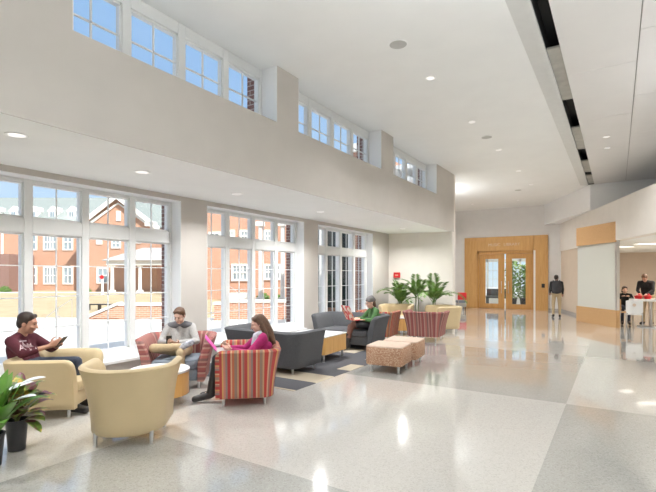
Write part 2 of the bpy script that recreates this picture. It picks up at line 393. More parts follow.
# ------------------------------------------------------------------ the room
WX, BX, CZ, SZ = -6.3, -4.3, 4.75, 2.95
def floor():
    b = MB()
    xs = [-7.1, -4.0, -0.53, 9.2]; ys = [-8, 2.88, 6.30, 10.15, 14.32, 18.3, 27]
    for i in range(3):
        for j in range(6):
            if i == 0: mi = 0 if j != 4 else 2
            elif i == 1: mi = (1, 0, 1, 0, 2, 0)[j]
            else: mi = (1, 1, 0, 1, 0, 1)[j]
            if i == 0 and j in (2,): mi = 1
            b.add([(xs[i], ys[j], 0), (xs[i+1], ys[j], 0), (xs[i+1], ys[j+1], 0), (xs[i], ys[j+1], 0)], [(0, 1, 2, 3)], mi)
    struct(b.build('floor', [M['tw'], M['tg'], M['tb']]))
    b = MB(); b.box(-7.1, -8, -.2, 9.2, 27, -.012); struct(b.build('floor_slab', M['base']))
floor()
W = [(2.11, 5.14), (5.72, 8.75), (9.35, 12.36)]       # lower window openings
UW = [(2.26, 5.28), (5.82, 8.84), (9.46, 12.40)]      # clerestory openings
b = MB()
edges = [-8.0]+[q for w_ in W for q in w_]+[13.6]
for k in range(0, len(edges), 2): b.box(WX, edges[k], 0, WX-.42, edges[k+1], SZ)
for a, c in W:
    b.box(WX, a, 0, WX-.42, c, .30); b.box(WX, a, 2.87, WX-.42, c, SZ)
struct(b.build('wall_left', M['wall']))
b = MB()
for k in range(0, len(edges), 2): b.box(WX-.42, edges[k]+(.03 if k else 0), -.2, WX-.56, edges[k+1]-(.03 if k < len(edges)-2 else 0), 3.4)
for a, c in W:
    b.box(WX-.42, a+.03, -.2, WX-.56, c-.03, .24); b.box(WX-.42, a+.03, 2.90, WX-.56, c-.03, 3.4)
struct(b.build('wall_left_brick_face', M['brickd']))
# clerestory wall above the lounge
b = MB(); b.box(BX, -8, SZ-.002, BX-.012, 14.0, 3.90); b.box(BX-.012, -8, SZ+.008, BX-.25, 14.0, 3.90); b.box(BX-.25, -8, SZ+.3, BX-.46, 14.0, 3.70)
ue = [-8.0]+[q for w_ in UW for q in w_]+[14.0]
for k in range(0, len(ue), 2): b.box(BX, ue[k], 3.90, BX-.46, ue[k+1], CZ)
struct(b.build('wall_clerestory', M['wall']))
b = MB()
for k in range(0, len(ue), 2): b.box(BX-.46, ue[k]+(.02 if k else 0), 3.3, BX-.62, ue[k+1]-(.03 if k < len(ue)-2 else 0), 5.3)
for a, c in UW: b.box(BX-.46, a, 4.78, BX-.62, c, 5.3); b.box(BX-.46, a, 3.3, BX-.62, c, 3.68)
struct(b.build('wall_clerestory_brick_face', M['brickd']))
# ceilings
b = MB(); b.box(BX, -8, CZ, -1.08, 22.3, CZ+.12)
b.box(-7.0, 14.0, CZ, BX, 22.3, CZ+.12); b.box(-1.08, 18.12, CZ, 9.2, 22.3, CZ+.12)
for a, c in UW: b.box(BX, a, CZ, BX-.46, c, CZ+.12)
struct(b.build('ceiling', M['ceil']))
b = MB(); b.box(WX-.42, -8, SZ, BX-.012, 13.85, SZ+.007); struct(b.build('ceiling_lounge', M['ceil']))
b = MB(); b.box(WX-.6, -8, 3.3, BX-.6, 14.2, 3.42); b.box(BX-.64, -8, 5.2, 9.3, 14.2, 5.34); b.box(-7.12, 14.2, 5.2, 9.3, 28, 5.34); struct(b.build('ceiling_roof_deck', M['roofwhite']))
b = MB(); b.add([(-1.08, -8, CZ), (-.86, -8, CZ-.03), (-.86, 18.12, CZ-.03), (-1.08, 18.12, CZ)], [(0, 1, 2, 3)])
b.box(-.90, -8, CZ-.03, -.835, 18.12, CZ+.02); struct(b.build('trim_1', M['band']))
b = MB()
px = [-.66, .25, 1.15, 2.05, 2.95, 3.85, 9.2]; py = [-8+i*2.36 for i in range(12)]
py = [18.1-2.52*i for i in range(11)][::-1]
for i in range(len(px)-1):
    off = 0 if i % 2 == 0 else 1.0
    yy = [py[0]]+[y-off for y in py[1:-1]]+[py[-1]]
    for j in range(len(yy)-1):
        b.box(px[i]+(.006 if i else 0), yy[j]+.005, CZ, px[i+1]-.006, yy[j+1]-.005, CZ+.03)
struct(b.build('ceiling_panels', M['panel']))
b = MB(); b.box(-.64, -8, CZ+.031, 9.2, 18.1, CZ+.12); struct(b.build('ceiling_panel_backing', M['base']))
slot = thing('linear_diffuser', 'long black slot diffuser with grey blank plates running along the ceiling panels', 'diffuser', (-.745, 5, CZ))
b = MB(); b.box(-.095, -13, .25, .085, 13.12, .27); b.box(-.10, -13, 0, -.09, 13.12, .27); b.box(.082, -13, .035, .088, 13.12, .27); b.box(-.095, 13.10, 0, .085, 13.12, .27)
b.build('housing', M['dark'], slot)
for y0, y1 in ((7.0, 9.2), (11.0, 13.0), (14.35, 16.0), (16.5, 18.1), (3.0, 4.6), (-1, .6)):
    b = MB(); b.box(-.088, y0-5, .02, .080, y1-5-.02, .05); b.build('blank_plate', M['plate'], slot)
# end wall of the lounge
b = MB(); b.prism([(WX-.42, 13.5), (WX, 13.5), (BX, 13.86), (BX, 14.15), (WX-.42, 14.15)], 0, SZ); b.box(WX-.42, 14.0, SZ, BX, 14.15, CZ)
struct(b.build('wall_lounge_end', M['wall_cream']))
b = MB(); b.prism([(WX, 13.485), (BX-.01, 13.845), (BX+.012, 13.845), (BX+.012, 14.16), (BX-.01, 14.14), (WX, 13.5)], 0, .1); struct(b.build('baseboard_end', M['base']))
b = MB()
for k in range(0, len(edges), 2): b.box(WX, edges[k], 0, WX+.012, edges[k+1]-(.1 if k == 6 else 0), .1)
for a, c in W: b.box(WX, a, 0, WX+.012, c, .1)
struct(b.build('baseboard_left', M['base']))
# beyond the lounge end: side wall with an unseen window, enlarged for more daylight
b = MB(); b.box(-6.9, 14.15, 0, -7.1, 22.3, .5); b.box(-6.9, 14.15, .5, -7.1, 15.0, CZ); b.box(-6.9, 20.5, .5, -7.1, 22.3, CZ); b.box(-6.9, 15, 4.6, -7.1, 20.5, CZ)
struct(b.build('wall_left_far', M['wall_cream']))
# entrance wall
EY = 22.3
b = MB(); b.box(-7.1, EY, 0, -5.62, EY+.25, CZ); b.box(-3.02, EY, 0, -2.0, EY+.25, CZ); b.box(-5.62, EY, 2.75, -3.02, EY+.25, CZ)
struct(b.build('wall_back', M['wall_grey']))
b = MB(); b.box(-7.0, EY-.015, 0, -6.29, EY, .1); b.box(-2.58, EY-.015, 0, -2.1, EY, .1); struct(b.build('baseboard_back', M['base']))
b = MB()
b.box(-6.29, EY-.10, 0, -5.70, EY+.02, 3.40); b.box(-3.17, EY-.10, 0, -2.59, EY+.02, 3.40); b.box(-5.695, EY-.10, 2.74, -3.175, EY+.02, 3.40)
b.box(-6.285, EY-.085, .005, -2.595, EY, .01)
struct(b.build('trim_2', M['wood'], bevel=.004))
b = MB(); b.box(-3.18, EY-.105, 0, -3.10, EY-.09, 2.72); struct(b.build('trim_3', M['wall_cream']))
d = sempty('door_1', (-4.42, EY, 0))
b = MB(); b.box(-1.275, -.06, 0, -1.17, .12, 2.74); b.box(1.17, -.06, 0, 1.24, .12, 2.74); b.box(-1.275, -.06, 2.595, 1.24, .12, 2.74); b.build('door_frame', M['woodd'], d, bevel=.004)
for s in (-1, 1):
    b = MB(); x0, x1 = (-1.165, -.035) if s < 0 else (.035, 1.165)
    b.box(x0, -.02, .01, x0+.27, .03, 2.59); b.box(x1-.27, -.02, .01, x1, .03, 2.59); b.box(x0+.27, -.02, .01, x1-.27, .03, .24); b.box(x0+.27, -.02, 2.36, x1-.27, .03, 2.59)
    lf = b.build('door_leaf', M['woodd'], d, bevel=.003)
    b = MB(); b.box(x0+.27, 0, .24, x1-.27, .008, 2.36); b.build('door_pane', M['doorglass'], lf)
    b = MB(); hx = x1-.12 if s < 0 else x0+.12; b.tube([(hx, -.02, .75), (hx, -.07, .75), (hx, -.07, 1.3), (hx, -.02, 1.3)], .013); b.build('door_handle', M['metal'], lf, smooth=True)
def text(name, s, size, ext, m, loc, rot, align='CENTER'):
    c = bpy.data.curves.new(name, 'FONT'); c.body = s; c.size = size; c.extrude = ext; c.align_x = align; c.align_y = 'CENTER'
    t = bpy.data.objects.new('t', c); COL.objects.link(t)
    dg = bpy.context.evaluated_depsgraph_get(); me = bpy.data.meshes.new_from_object(t.evaluated_get(dg)); me.name = name
    bpy.data.objects.remove(t); bpy.data.curves.remove(c)
    o = bpy.data.objects.new(name, me); COL.objects.link(o); me.materials.clear(); me.materials.append(m); o.location = loc; o.rotation_euler = rot
    return o
sg = thing('sign_lettering', 'pale metal lettering on the wood panel above the double doors', 'lettering', (-4.45, EY-.113, 3.02))
for s_, x_ in (('MUSIC', -.44), ('LIBRARY', .34)):
    w_ = text('word', s_, .19, .012, M['letter'], (x_, 0, 0), (R(90), 0, 0)); w_.parent = sg
o = thing('card_reader', 'small black card reader on the wood panel beside the double doors', 'card reader', (-2.78, EY-.10, 1.12))
b = MB(); b.box(-.065, -.035, -.09, .065, 0, .09); b.build('housing', M['black'], o, bevel=.012); b = MB(); b.box(-.035, -.04, .0, .035, -.034, .05); b.build('keypad', M['darkmetal'], o)
# vestibule behind the doors
b = MB(); b.box(-7.3, EY+.25, 0, -7.2, 27.2, 3.6); b.box(-1.9, EY+.25, 0, -1.8, 27.2, 3.6); struct(b.build('wall_vestibule', M['wall_cream']))
b = MB(); b.box(-7.3, EY+.25, 3.5, -1.8, 27.2, 3.6); struct(b.build('ceiling_vestibule', M['ceil']))
wv = sempty('window_8', (-4.55, 27, 0))
b = MB(); b.box(-2.7, -.05, 0, 2.7, .05, .45); b.box(-2.7, -.05, 3.2, 2.7, .05, 3.5)
for k in range(7): x = -2.65+k*.883; b.box(x-.045, -.05, .45, x+.045, .05, 3.2)
b.box(-2.7, -.05, 2.35, 2.7, .05, 2.5)
b.build('window_frame', M['trim'], wv)
b = MB()
for k in range(6):
    for q in (1, 2): x = -2.65+k*.883+q*.294; b.box(x-.012, -.02, .45, x+.012, .02, 3.2)
for z in (.9, 1.37, 1.85): b.box(-2.65, -.02, z-.012, 2.65, .02, z+.012)
b.build('muntin', M['trim'], wv)
b = MB(); b.box(-2.65, -.004, .45, 2.65, .004, 3.2); b.build('pane', M['glass'], wv)
# right side: bulkhead, dropped block, cafe
C0 = V((-2.12, 22.3)); DD = V((.3206, -.947)); NN = V((.947, .3206))
def L(t, off=0): p = C0+DD*t+NN*off; return (p.x, p.y)
b = MB(); b.prism([L(-.2), L(32), L(32, .3), L(-.2, .3)], 2.65, 3.86)
b.prism([L(13), L(32), L(32, .3), L(13, .3)], 0, 2.65)
struct(b.build('wall_right', M['wall_cream']))
b = MB(); b.prism([L(-.2, .04), L(3.6, .04), L(3.6, .2), L(-.2, .2)], 0, 2.65); struct(b.build('wall_right_lower', M['wall_warm']))
b = MB(); b.prism([L(.0, .025), L(3.6, .025), L(3.6, .04), L(.0, .04)], 0, .1); struct(b.build('baseboard_right', M['base']))
b = MB(); b.prism([(-2.75, 22.3), (-.78, 18.12), (9.2, 18.12), (9.2, 22.3)], 3.86, CZ); struct(b.build('ceiling_drop', M['white']))
b = MB(); b.box(9.1, -8, 2.6, 9.2, 18.2, CZ+.1); b.box(9.1, -8, 0, 9.2, 27, 2.7); struct(b.build('wall_right_far', M['wall_cream']))
b = MB(); b.box(-7.1, -8.2, 0, -6.0, -8, CZ); b.box(-6.0, -8.2, 0, 1.0, -8, CZ); b.box(1.0, -8.2, 2.6, 3.4, -8, CZ); b.box(3.4, -8.2, 0, 9.2, -8, CZ)
struct(b.build('wall_front', M['wall']))
b = MB(); b.prism([L(0, .3), L(20, .3), (9.1, L(20)[1]), (9.1, 26), (L(0)[0], 26)], 2.65, 2.75); struct(b.build('ceiling_cafe', M['ceil']))
b = MB(); b.box(-2.1, 25.5, 0, 2.05, 25.7, 2.65); b.box(2.05, 25.9, 0, 9.2, 26.1, 2.65); b.box(2.05, 25.5, 0, 2.15, 25.9, 2.65); struct(b.build('wall_cafe', M['wall_cafe']))
b = MB(); b.box(-1.8, 22.5, 0, -1.7, 25.6, 2.65); struct(b.build('wall_cafe_side', M['wall_cafe']))
dd = sempty('door_2', (2.75, 25.88, 0))
b = MB(); b.box(-.5, -.05, 0, -.42, .02, 2.25); b.box(.42, -.05, 0, .5, .02, 2.25); b.box(-.5, -.05, 2.15, .5, .02, 2.25); b.build('door_frame', M['base'], dd)
b = MB(); b.box(-.42, -.03, 0, .42, .01, 2.15); lf = b.build('door_leaf', M['white'], dd)
b = MB(); b.tube([(-.34, -.03, 1), (-.34, -.08, 1), (-.24, -.08, 1)], .012); b.build('door_handle', M['metal'], lf)
# partition screen
p0, p1 = V((.03, 16.15)), V((-1.14, 17.87)); dv = (p1-p0); ln = dv.length
part = thing('partition_screen', 'frosted glass partition with maple header and base at the cafe edge', 'partition', (p0.x, p0.y, 0), math.atan2(dv.y, dv.x))
b = MB(); b.box(0, -.06, 2.60, ln, .06, 3.22); b.build('header', M['woodp'], part, bevel=.004)
b = MB(); b.box(0, -.06, .0, ln, .06, .53); b.build('base_panel', M['woodp'], part, bevel=.004)
b = MB(); b.box(.08, -.012, .53, ln, .012, 2.60); b.build('glass_panel', M['frost'], part)
b = MB(); b.box(.0, -.05, .53, .06, .05, 2.60); b.box(.02, -.07, 2.60, .10, -.06, 3.22); b.box(-.012, -.05, 2.6, .0, .05, 3.22); b.build('end_post', M['metal'], part, bevel=.004)

# ------------------------------------------------------------------ windows
def lights4(y0, y1):
    lw = (y1-y0-.10-3*.105)/4
    return [(y0+.04+k*(lw+.105), y0+.04+k*(lw+.105)+lw) for k in range(4)]
def big_window(n, y0, y1):
    w_ = sempty('window_%d' % n, (0, 0, 0))
    x = WX-.28; xa, xb = x+.06, x-.08
    ls = lights4(y0, y1)
    b = MB()
    ed = [y0]+[q for l in ls for q in l]+[y1]
    for k in range(0, len(ed), 2): b.box(xa, ed[k], .33, xb, ed[k+1], 2.87)
    for l in ls:
        b.box(xa-.003, l[0], .33, xb, l[1], .45); b.box(xa-.003, l[0], 2.15, xb, l[1], 2.36); b.box(xa-.003, l[0], 2.82, xb, l[1], 2.87)
    b.build('window_frame', M['trim'], w_, bevel=.006, seg=1)
    b = MB()
    for l in ls:      # sash beads around each pane
        for za, zb in ((.45, 2.15), (2.36, 2.82)):
            for ya, yb, z0, z1 in ((l[0], l[0]+.018, za, zb), (l[1]-.018, l[1], za, zb), (l[0], l[1], za, za+.018), (l[0], l[1], zb-.018, zb)):
                b.box(xa-.035, ya, z0, xb+.02, yb, z1)
    b.build('sash_bead', M['white'], w_)
    b = MB()
    for l in ls:
        c = (l[0]+l[1])/2
        b.box(x-.012, c-.007, .45, x+.006, c+.007, 2.15); b.box(x-.012, c-.007, 2.36, x+.006, c+.007, 2.82)
        for z in (.875, 1.30, 1.725): b.box(x-.012, l[0], z-.007, x+.006, l[1], z+.007)
    b.build('muntin', M['trim'], w_)
    b = MB()
    for l in ls: b.box(x-.006, l[0], .45, x-.002, l[1], 2.15); b.box(x-.006, l[0], 2.36, x-.002, l[1], 2.82)
    b.build('pane', M['glass'], w_)
    b = MB(); b.prism([(xa, y0), (WX, y0), (WX, y0-.04), (WX+.07, y0-.04), (WX+.07, y1+.04), (WX, y1+.04), (WX, y1), (xa, y1)], .29, .335); b.build('sill', M['white'], w_, bevel=.006)
    b = MB(); b.box(xa, y0, .335, WX+.002, y0+.008, 2.87); b.box(xa, y1-.008, .335, WX+.002, y1, 2.87); b.box(xa, y0, 2.862, WX+.002, y1, 2.87); b.build('jamb_liner', M['white'], w_)
for n, (a, c) in enumerate(W): big_window(n+1, a, c)
def high_window(n, y0, y1):
    w_ = sempty('window_%d' % n, (0, 0, 0)); x = BX-.34; xa, xb = x+.05, x-.06; ls = lights4(y0, y1)
    b = MB(); ed = [y0]+[q for l in ls for q in l]+[y1]
    for k in range(0, len(ed), 2): b.box(xa, ed[k], 3.70, xb, ed[k+1], CZ)
    for l in ls: b.box(xa-.003, l[0], 3.70, xb, l[1], 3.78); b.box(xa-.003, l[0], 4.60, xb, l[1], CZ)
    b.build('window_frame', M['trim'], w_, bevel=.006, seg=1)
    b = MB()
    for l in ls:
        c = (l[0]+l[1])/2; b.box(x-.014, c-.009, 3.78, x+.008, c+.009, 4.60); b.box(x-.014, l[0], 4.24, x+.008, l[1], 4.258)
        b.box(xa-.02, l[0], 3.78, xb+.02, l[0]+.02, 4.6); b.box(xa-.02, l[1]-.02, 3.78, xb+.02, l[1], 4.6); b.box(xa-.02, l[0], 4.575, xb+.02, l[1], 4.6)
    b.build('muntin', M['trim'], w_)
    b = MB()
    for l in ls: b.box(x-.006, l[0], 3.78, x-.002, l[1], 4.60)
    b.build('pane', M['glass'], w_)
    b = MB(); b.box(xa, y0, 3.90, BX-.001, y0+.008, CZ); b.box(xa, y1-.008, 3.90, BX-.001, y1, CZ); b.build('jamb_liner', M['white'], w_)
for n, (a, c) in enumerate(UW): high_window(n+4, a, c)
w7 = sempty('window_7', (0, 0, 0))
b = MB()
for y in (15.0, 16.33, 17.7, 19.05, 20.42): b.box(-6.92, y, .5, -7.06, y+.08, 4.6)
b.box(-6.92, 15, .5, -7.06, 20.5, .6); b.box(-6.92, 15, 2.6, -7.06, 20.5, 2.72); b.box(-6.92, 15, 4.52, -7.06, 20.5, 4.6); b.build('window_frame', M['trim'], w7)
b = MB(); b.box(-6.99, 15, .5, -6.985, 20.5, 4.6); b.build('pane', M['glass'], w7)

# ------------------------------------------------------------------ ceiling fittings
def downlight(x, y, z, r, label, group, e, col=(.98, .98, .97), lensm='lens', spread=140):
    t = thing('downlight', label, 'downlight', (x, y, z), 0, group)
    b = MB(); b.lathe([(r*.72, 0.0), (r*.72, -.004), (r, -.010), (r*1.02, 0)], n=28); b.build('trim_ring', M['white'], t, smooth=False)
    b = MB(); b.lathe([(0.001, -.002), (r*.72, -.003), (r*.72, -.0005), (.001, -.0005)], n=24); b.build('lens', M[lensm], t)
    lamp(x, y, z-.03, e, r*.7, col, spread=spread); return t
G1, G2 = 'round downlights of the high ceiling', 'round downlights over the seating bay'
for y, lb in ((6.94, 'round downlight nearest in the white high ceiling'), (9.39, 'round downlight between the two ceiling speakers'), (11.87, 'round downlight just past the second ceiling speaker'), (14.6, 'round downlight high up above the seating bay end'), (17.0, 'farthest round downlight of the white high ceiling')):
    downlight(-2.51, y, CZ, .08, lb, G1, 30, spread=124)
for x, y, lb in ((-4.87, 2.03, 'downlight over the seated person in maroon'), (-5.24, 3.65, 'downlight over the first striped armchair by the windows'), (-5.33, 5.49, 'downlight above the first grey sofa'), (-5.33, 8.0, 'downlight above the second grey sofa'), (-5.25, 12.2, 'downlight nearest the palms and end wall')):
    downlight(x, y, SZ, .10, lb, G2, (15 if y < 3 else 32) if y < 6 else (56 if y < 10 else 52), spread=150 if y > 10 else 139)
for y, lb in ((12.05, 'nearer of the two small downlights in the ceiling panels'), (13.12, 'farther of the two small downlights in the ceiling panels')):
    downlight(-.2, y, CZ, .075, lb, 'downlights in the white ceiling panels', 16, spread=116)
for x, lb in ((-5.4, 'small added downlight before the left side of the entrance doors'), (-3.5, 'small added downlight before the right side of the entrance doors')):
    downlight(x, 20.3, CZ, .07, lb, 'added downlights before the entrance', 22, spread=130)  # both added to light the entrance wall
for x, y in ((-5.6, 15.6), (-5.7, 17.6)): downlight(x, y, CZ, .09, 'round downlight added out of view in the alcove behind the palm wall', 'added alcove downlights', 32, spread=130)  # unseen lamps added to light the far hall
def speaker(x, y, r, lb):
    t = thing('ceiling_speaker', lb, 'speaker', (x, y, CZ), 0, 'round ceiling speakers')
    b = MB(); b.lathe([(r*.9, 0), (r*.9, -.012), (r, -.008), (r, 0)], n=32); b.build('rim', M['white'], t)
    b = MB(); b.lathe([(.001, -.010), (r*.9, -.010), (r*.9, -.002), (.001, -.002)], n=32); b.build('grille', M['plate2'], t)
M['plate2'] = mat('speaker_grille', (.52, .52, .50), .7, var=.05, scale=200)
speaker(-2.51, 5.68, .13, 'nearest round grey ceiling speaker'); speaker(-2.5, 10.6, .13, 'middle round grey ceiling speaker'); speaker(-3.08, 17.84, .13, 'farthest round grey ceiling speaker')
for x, y, lb in ((.16, 19.5, 'long cafe ceiling light just beyond the partition'), (.85, 18.1, 'long cafe ceiling light farther from the partition')):
    t = thing('ceiling_light', lb, 'ceiling light', (x, y, 2.65), R(32.7), 'long lights on the cafe ceiling')
    b = MB(); b.box(-.38, -.16, -.03, .38, .16, 0); b.build('frame', M['white'], t, bevel=.006); b = MB(); b.box(-.35, -.13, -.034, .35, .13, -.028); b.build('diffuser', M['lens2'], t)
for x, y in ((-.3, 21), (1.8, 22), (3.5, 20), (1.5, 17.5), (3.6, 16), (4.5, 12), (6.5, 18), (7, 13)): lamp(x, y, 2.6, 48, .15, (1, .88, .75))  # lamps without fittings, added to brighten the cafe
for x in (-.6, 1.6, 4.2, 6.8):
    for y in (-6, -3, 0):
        lamp(x, y, CZ-.04, 7, .15, (.95, .98, 1))  # unfitted ceiling lamps added outside the view as fill
for x, y in ((2.4, 5), (4.2, 5), (6, 3), (1.5, 4), (2.6, 7.5)): lamp(x, y, CZ-.04, 9, .12, (.95, .98, 1))  # more unfitted fill lamps, right of the view
def uplight(x, y, e, z=3.35):  # invented pendants, hung out of view to brighten the ceiling
    t = thing('fill_pendant', 'white bowl pendant uplight added out of view to brighten the ceiling', 'fill lamp', (x, y, z), 0, 'added fill pendants out of view')
    b = MB(); b.lathe([(.001, -.16), (.2, -.13), (.42, -.03), (.46, .03), (.44, .03), (.40, -.02), (.18, -.11), (.001, -.13)], n=32); b.build('bowl', M['white'], t, auto=60)
    for k in range(3):
        a = k*2.1; b = MB(); b.cyl((.45*math.cos(a), .45*math.sin(a), .02), (0, 0, CZ-z), .004, None, 6); b.build('wire', M['metal'], t)
    l = lamp(x, y, z+.05, e, .38, (.93, .97, 1)); l.rotation_euler = (PI, 0, 0)
for x, y in ((.8, -1.5), (.8, -5), (2.4, -5.5), (3.6, -3), (3.6, .8), (6.4, -1.5)): uplight(x, y, 98)
uplight(2.2, 4.8, 34); uplight(2.3, 8.2, 34); uplight(4.4, 5.5, 60)
uplight(-5.8, 16.1, 38); uplight(-1.4, 1.2, 40); uplight(-.35, 2.95, 80, 3.62)
for y in (-5.5, -3, -.5): lamp(-5.3, y, SZ-.03, 22, .1, spread=139)  # unfitted fill lamps added in the bay outside the view
for x, y in ((-5.5, 24), (-3.5, 24)): lamp(x, y, 3.45, 60, .15)  # lamps without fittings, added out of sight to light the vestibule
# ------------------------------------------------------------------ outside
b = MB(); b.box(-40, -30, -.5, -7.15, 70, -.16)
tag(b.build('pavement', M['concrete']), 'pale concrete terrace outside the big windows', 'pavement', kind='structure')
YAW = R(32.7)
def FX(u, d): return (u-328)/450*d
def FZ(v, d): return 1.6+(275-v)/450*d
def ext(name, label, cat, group=None): return thing(name, label, cat, (0, 0, 0), YAW, group)
lw = MB(); lw.box(-60, 18.6, -.5, 8, 110, -.13)
o = tag(lw.build('lawn', M['lawn'], rotz=YAW), 'tan dormant lawn in front of the brick building', 'lawn', kind='structure')
b = MB(); b.box(-45, 43.2, -.4, 0, 45.2, -.10); struct(b.build('path', M['concrete'], rotz=YAW))
def win(root, u0, u1, v0, v1, d, double=1):
    x0, x1, z0, z1 = FX(u0, d), FX(u1, d), FZ(v1, d), FZ(v0, d)
    b = MB(); t = .15
    for a in ((x0-t, z0-t, x1+t, z0), (x0-t, z1, x1+t, z1+t), (x0-t, z0, x0, z1), (x1, z0, x1+t, z1), (x0, (z0+z1)/2-.05, x1, (z0+z1)/2+.05)):
        b.box(a[0], d-.12, a[1], a[2], d+.02, a[3])
    n = 2*double
    for k in range(1, n): x = x0+(x1-x0)*k/n; wd = .09 if (double > 1 and k == 2) else .035; b.box(x-wd, d-.10, z0, x+wd, d+.02, z1)
    f = b.build('window', M['extwhite'], root)
    b = MB(); b.box(x0, d-.05, z0, x1, d+.01, z1); b.build('pane', M['extpane'], f)
# far long building
A = ext('brick_building', 'long orange brick building with dormered grey roof beyond the lawn', 'building')
d = 50
b = MB(); b.box(FX(-140, d), d, -.4, FX(235, d), d+11, 7.3); b.build('wall', M['brick'], A)
b = MB(); b.slabpoly([(FX(-142, d), d-.5, 7.1), (FX(238, d), d-.5, 7.1), (FX(238, d), d+5.5, 10.9), (FX(-142, d), d+5.5, 10.9)], .25)
b.slabpoly([(FX(-142, d), d+11.5, 7.1), (FX(-142, d), d+5.5, 10.9), (FX(238, d), d+5.5, 10.9), (FX(238, d), d+11.5, 7.1)], .25); b.build('roof', M['roof'], A)
b = MB(); b.box(FX(-142, d), d-.55, 6.95, FX(238, d), d-.3, 7.2); b.build('cornice', M['extwhite'], A)
for u in (-6, 13.5, 33.1, 52.5, 71.5):
    dd_ = 50.8; x = FX(u, dd_); hw = .46; z0, z1, zt = FZ(222, dd_), FZ(211, dd_), FZ(206, dd_)
    b = MB(); b.prism([(x-hw, dd_), (x+hw, dd_), (x+hw, dd_+3), (x-hw, dd_+3)], z0-.3, z1)
    b.slabpoly([(x-hw-.1, dd_-.1, z1), (x, dd_-.1, zt), (x, dd_+3.5, zt), (x-hw-.1, dd_+3.5, z1)][::-1], .1)
    b.slabpoly([(x+hw+.1, dd_-.1, z1), (x+hw+.1, dd_+3.5, z1), (x, dd_+3.5, zt), (x, dd_-.1, zt)][::-1], .1)
    b.add([(x-hw, dd_-.02, z1), (x+hw, dd_-.02, z1), (x, dd_-.02, zt)], [(0, 1, 2)])
    dm = b.build('dormer', M['extwhite'], A)
    b = MB(); b.box(x-.24, dd_-.05, z0+.15, x-.03, dd_+.01, z1-.1); b.box(x+.03, dd_-.05, z0+.15, x+.24, dd_+.01, z1-.1); b.build('pane', M['extpane'], dm)
for v0, v1 in ((235, 249), (268, 283)):
    for u0, u1, n in ((-25, -17, 1), (-12, -4, 1), (29.5, 36, 1), (45, 56, 2), (64.5, 72, 1)): win(A, u0, u1, v0, v1, d, n)
b = MB(); b.cyl((FX(3, d), d-.12, -.3), (FX(3, d), d-.12, 7), .12); b.build('downspout', M['extwhite'], A)
# dark block at its near end, standing in for canopy shade
b = MB(); b.prism([(FX(-60, 46), 46), (FX(9, 46), 46), (FX(9, 46), 50), (FX(-60, 46), 50)], -.4, FZ(254, 46)); b.build('shade_block', M['brickd'], A)
# gabled wing
Gd = 47
Gb = ext('gabled_wing', 'brick gable end with white eaves, a louvre and a columned porch', 'building')
gx0, gx1, gc = FX(81, Gd), FX(157, Gd), FX(118.5, Gd); ze, zp = FZ(226, Gd), FZ(197, Gd)
b = MB(); b.box(gx0, Gd, -.4, gx1, Gd+3.2, ze)
b.add([(gx0, Gd, ze), (gx1, Gd, ze), (gc, Gd, zp), (gx0, Gd+6, ze), (gx1, Gd+6, ze), (gc, Gd+6, zp)], [(0, 1, 2), (3, 5, 4), (0, 2, 5, 3), (1, 4, 5, 2)])
b.build('wall', M['brick'], Gb)
b = MB(); e_ = .45
for s, gx in ((-1, gx0), (1, gx1)):
    sl = (zp-ze)/(gc-gx); xo = gx+s*e_; zo = ze+(xo-gx)*sl
    b.slabpoly([(xo, Gd-.5, zo), (gc, Gd-.5, zp+.0), (gc, Gd+8, zp), (xo, Gd+8, zo)][::(1 if s < 0 else -1)], .18 if s < 0 else .18)
b.build('roof', M['roof'], Gb)
b = MB()
for s, gx in ((-1, gx0), (1, gx1)):
    sl = (zp-ze)/(gc-gx); xo = gx+s*e_; zo = ze+(xo-gx)*sl
    b.add([(xo, Gd-.6, zo-.28), (gc, Gd-.6, zp-.28), (gc, Gd-.6, zp+.24), (xo, Gd-.6, zo+.24), (xo, Gd-.45, zo-.28), (gc, Gd-.45, zp-.28), (gc, Gd-.45, zp+.24), (xo, Gd-.45, zo+.24)], [(0, 1, 2, 3), (4, 7, 6, 5), (0, 4, 5, 1), (3, 2, 6, 7), (0, 3, 7, 4), (1, 5, 6, 2)])
    b.add([(xo+s*-.5, Gd-.2, zo-.55+.3), (gc, Gd-.2, zp-.75), (gc, Gd-.2, zp-.62), (xo+s*-.5, Gd-.2, zo-.1+.3), (xo+s*-.5, Gd, zo-.25), (gc, Gd, zp-.75), (gc, Gd, zp-.62), (xo+s*-.5, Gd, zo+.2)], [(0, 1, 2, 3), (0, 4, 5, 1), (3, 2, 6, 7)])
b.box(FX(147, Gd), Gd-.6, FZ(226.5, Gd), FX(158, Gd), Gd-.2, FZ(222.5, Gd))
b.build('eave_trim', M['extwhite'], Gb)
b = MB(); b.box(FX(116.5, Gd), Gd-.1, FZ(221, Gd), FX(121, Gd), Gd+.02, FZ(211, Gd)); b.build('louvre', M['extwhite'], Gb)
for a in ((113, 119.5, 240, 247, 1), (98, 101, 239, 243, 1), (98.5, 107.5, 269, 282, 1), (134, 140, 237, 242, 1), (126, 134, 268, 284, 1)): win(Gb, a[0], a[1], a[2], a[3], Gd, a[4])
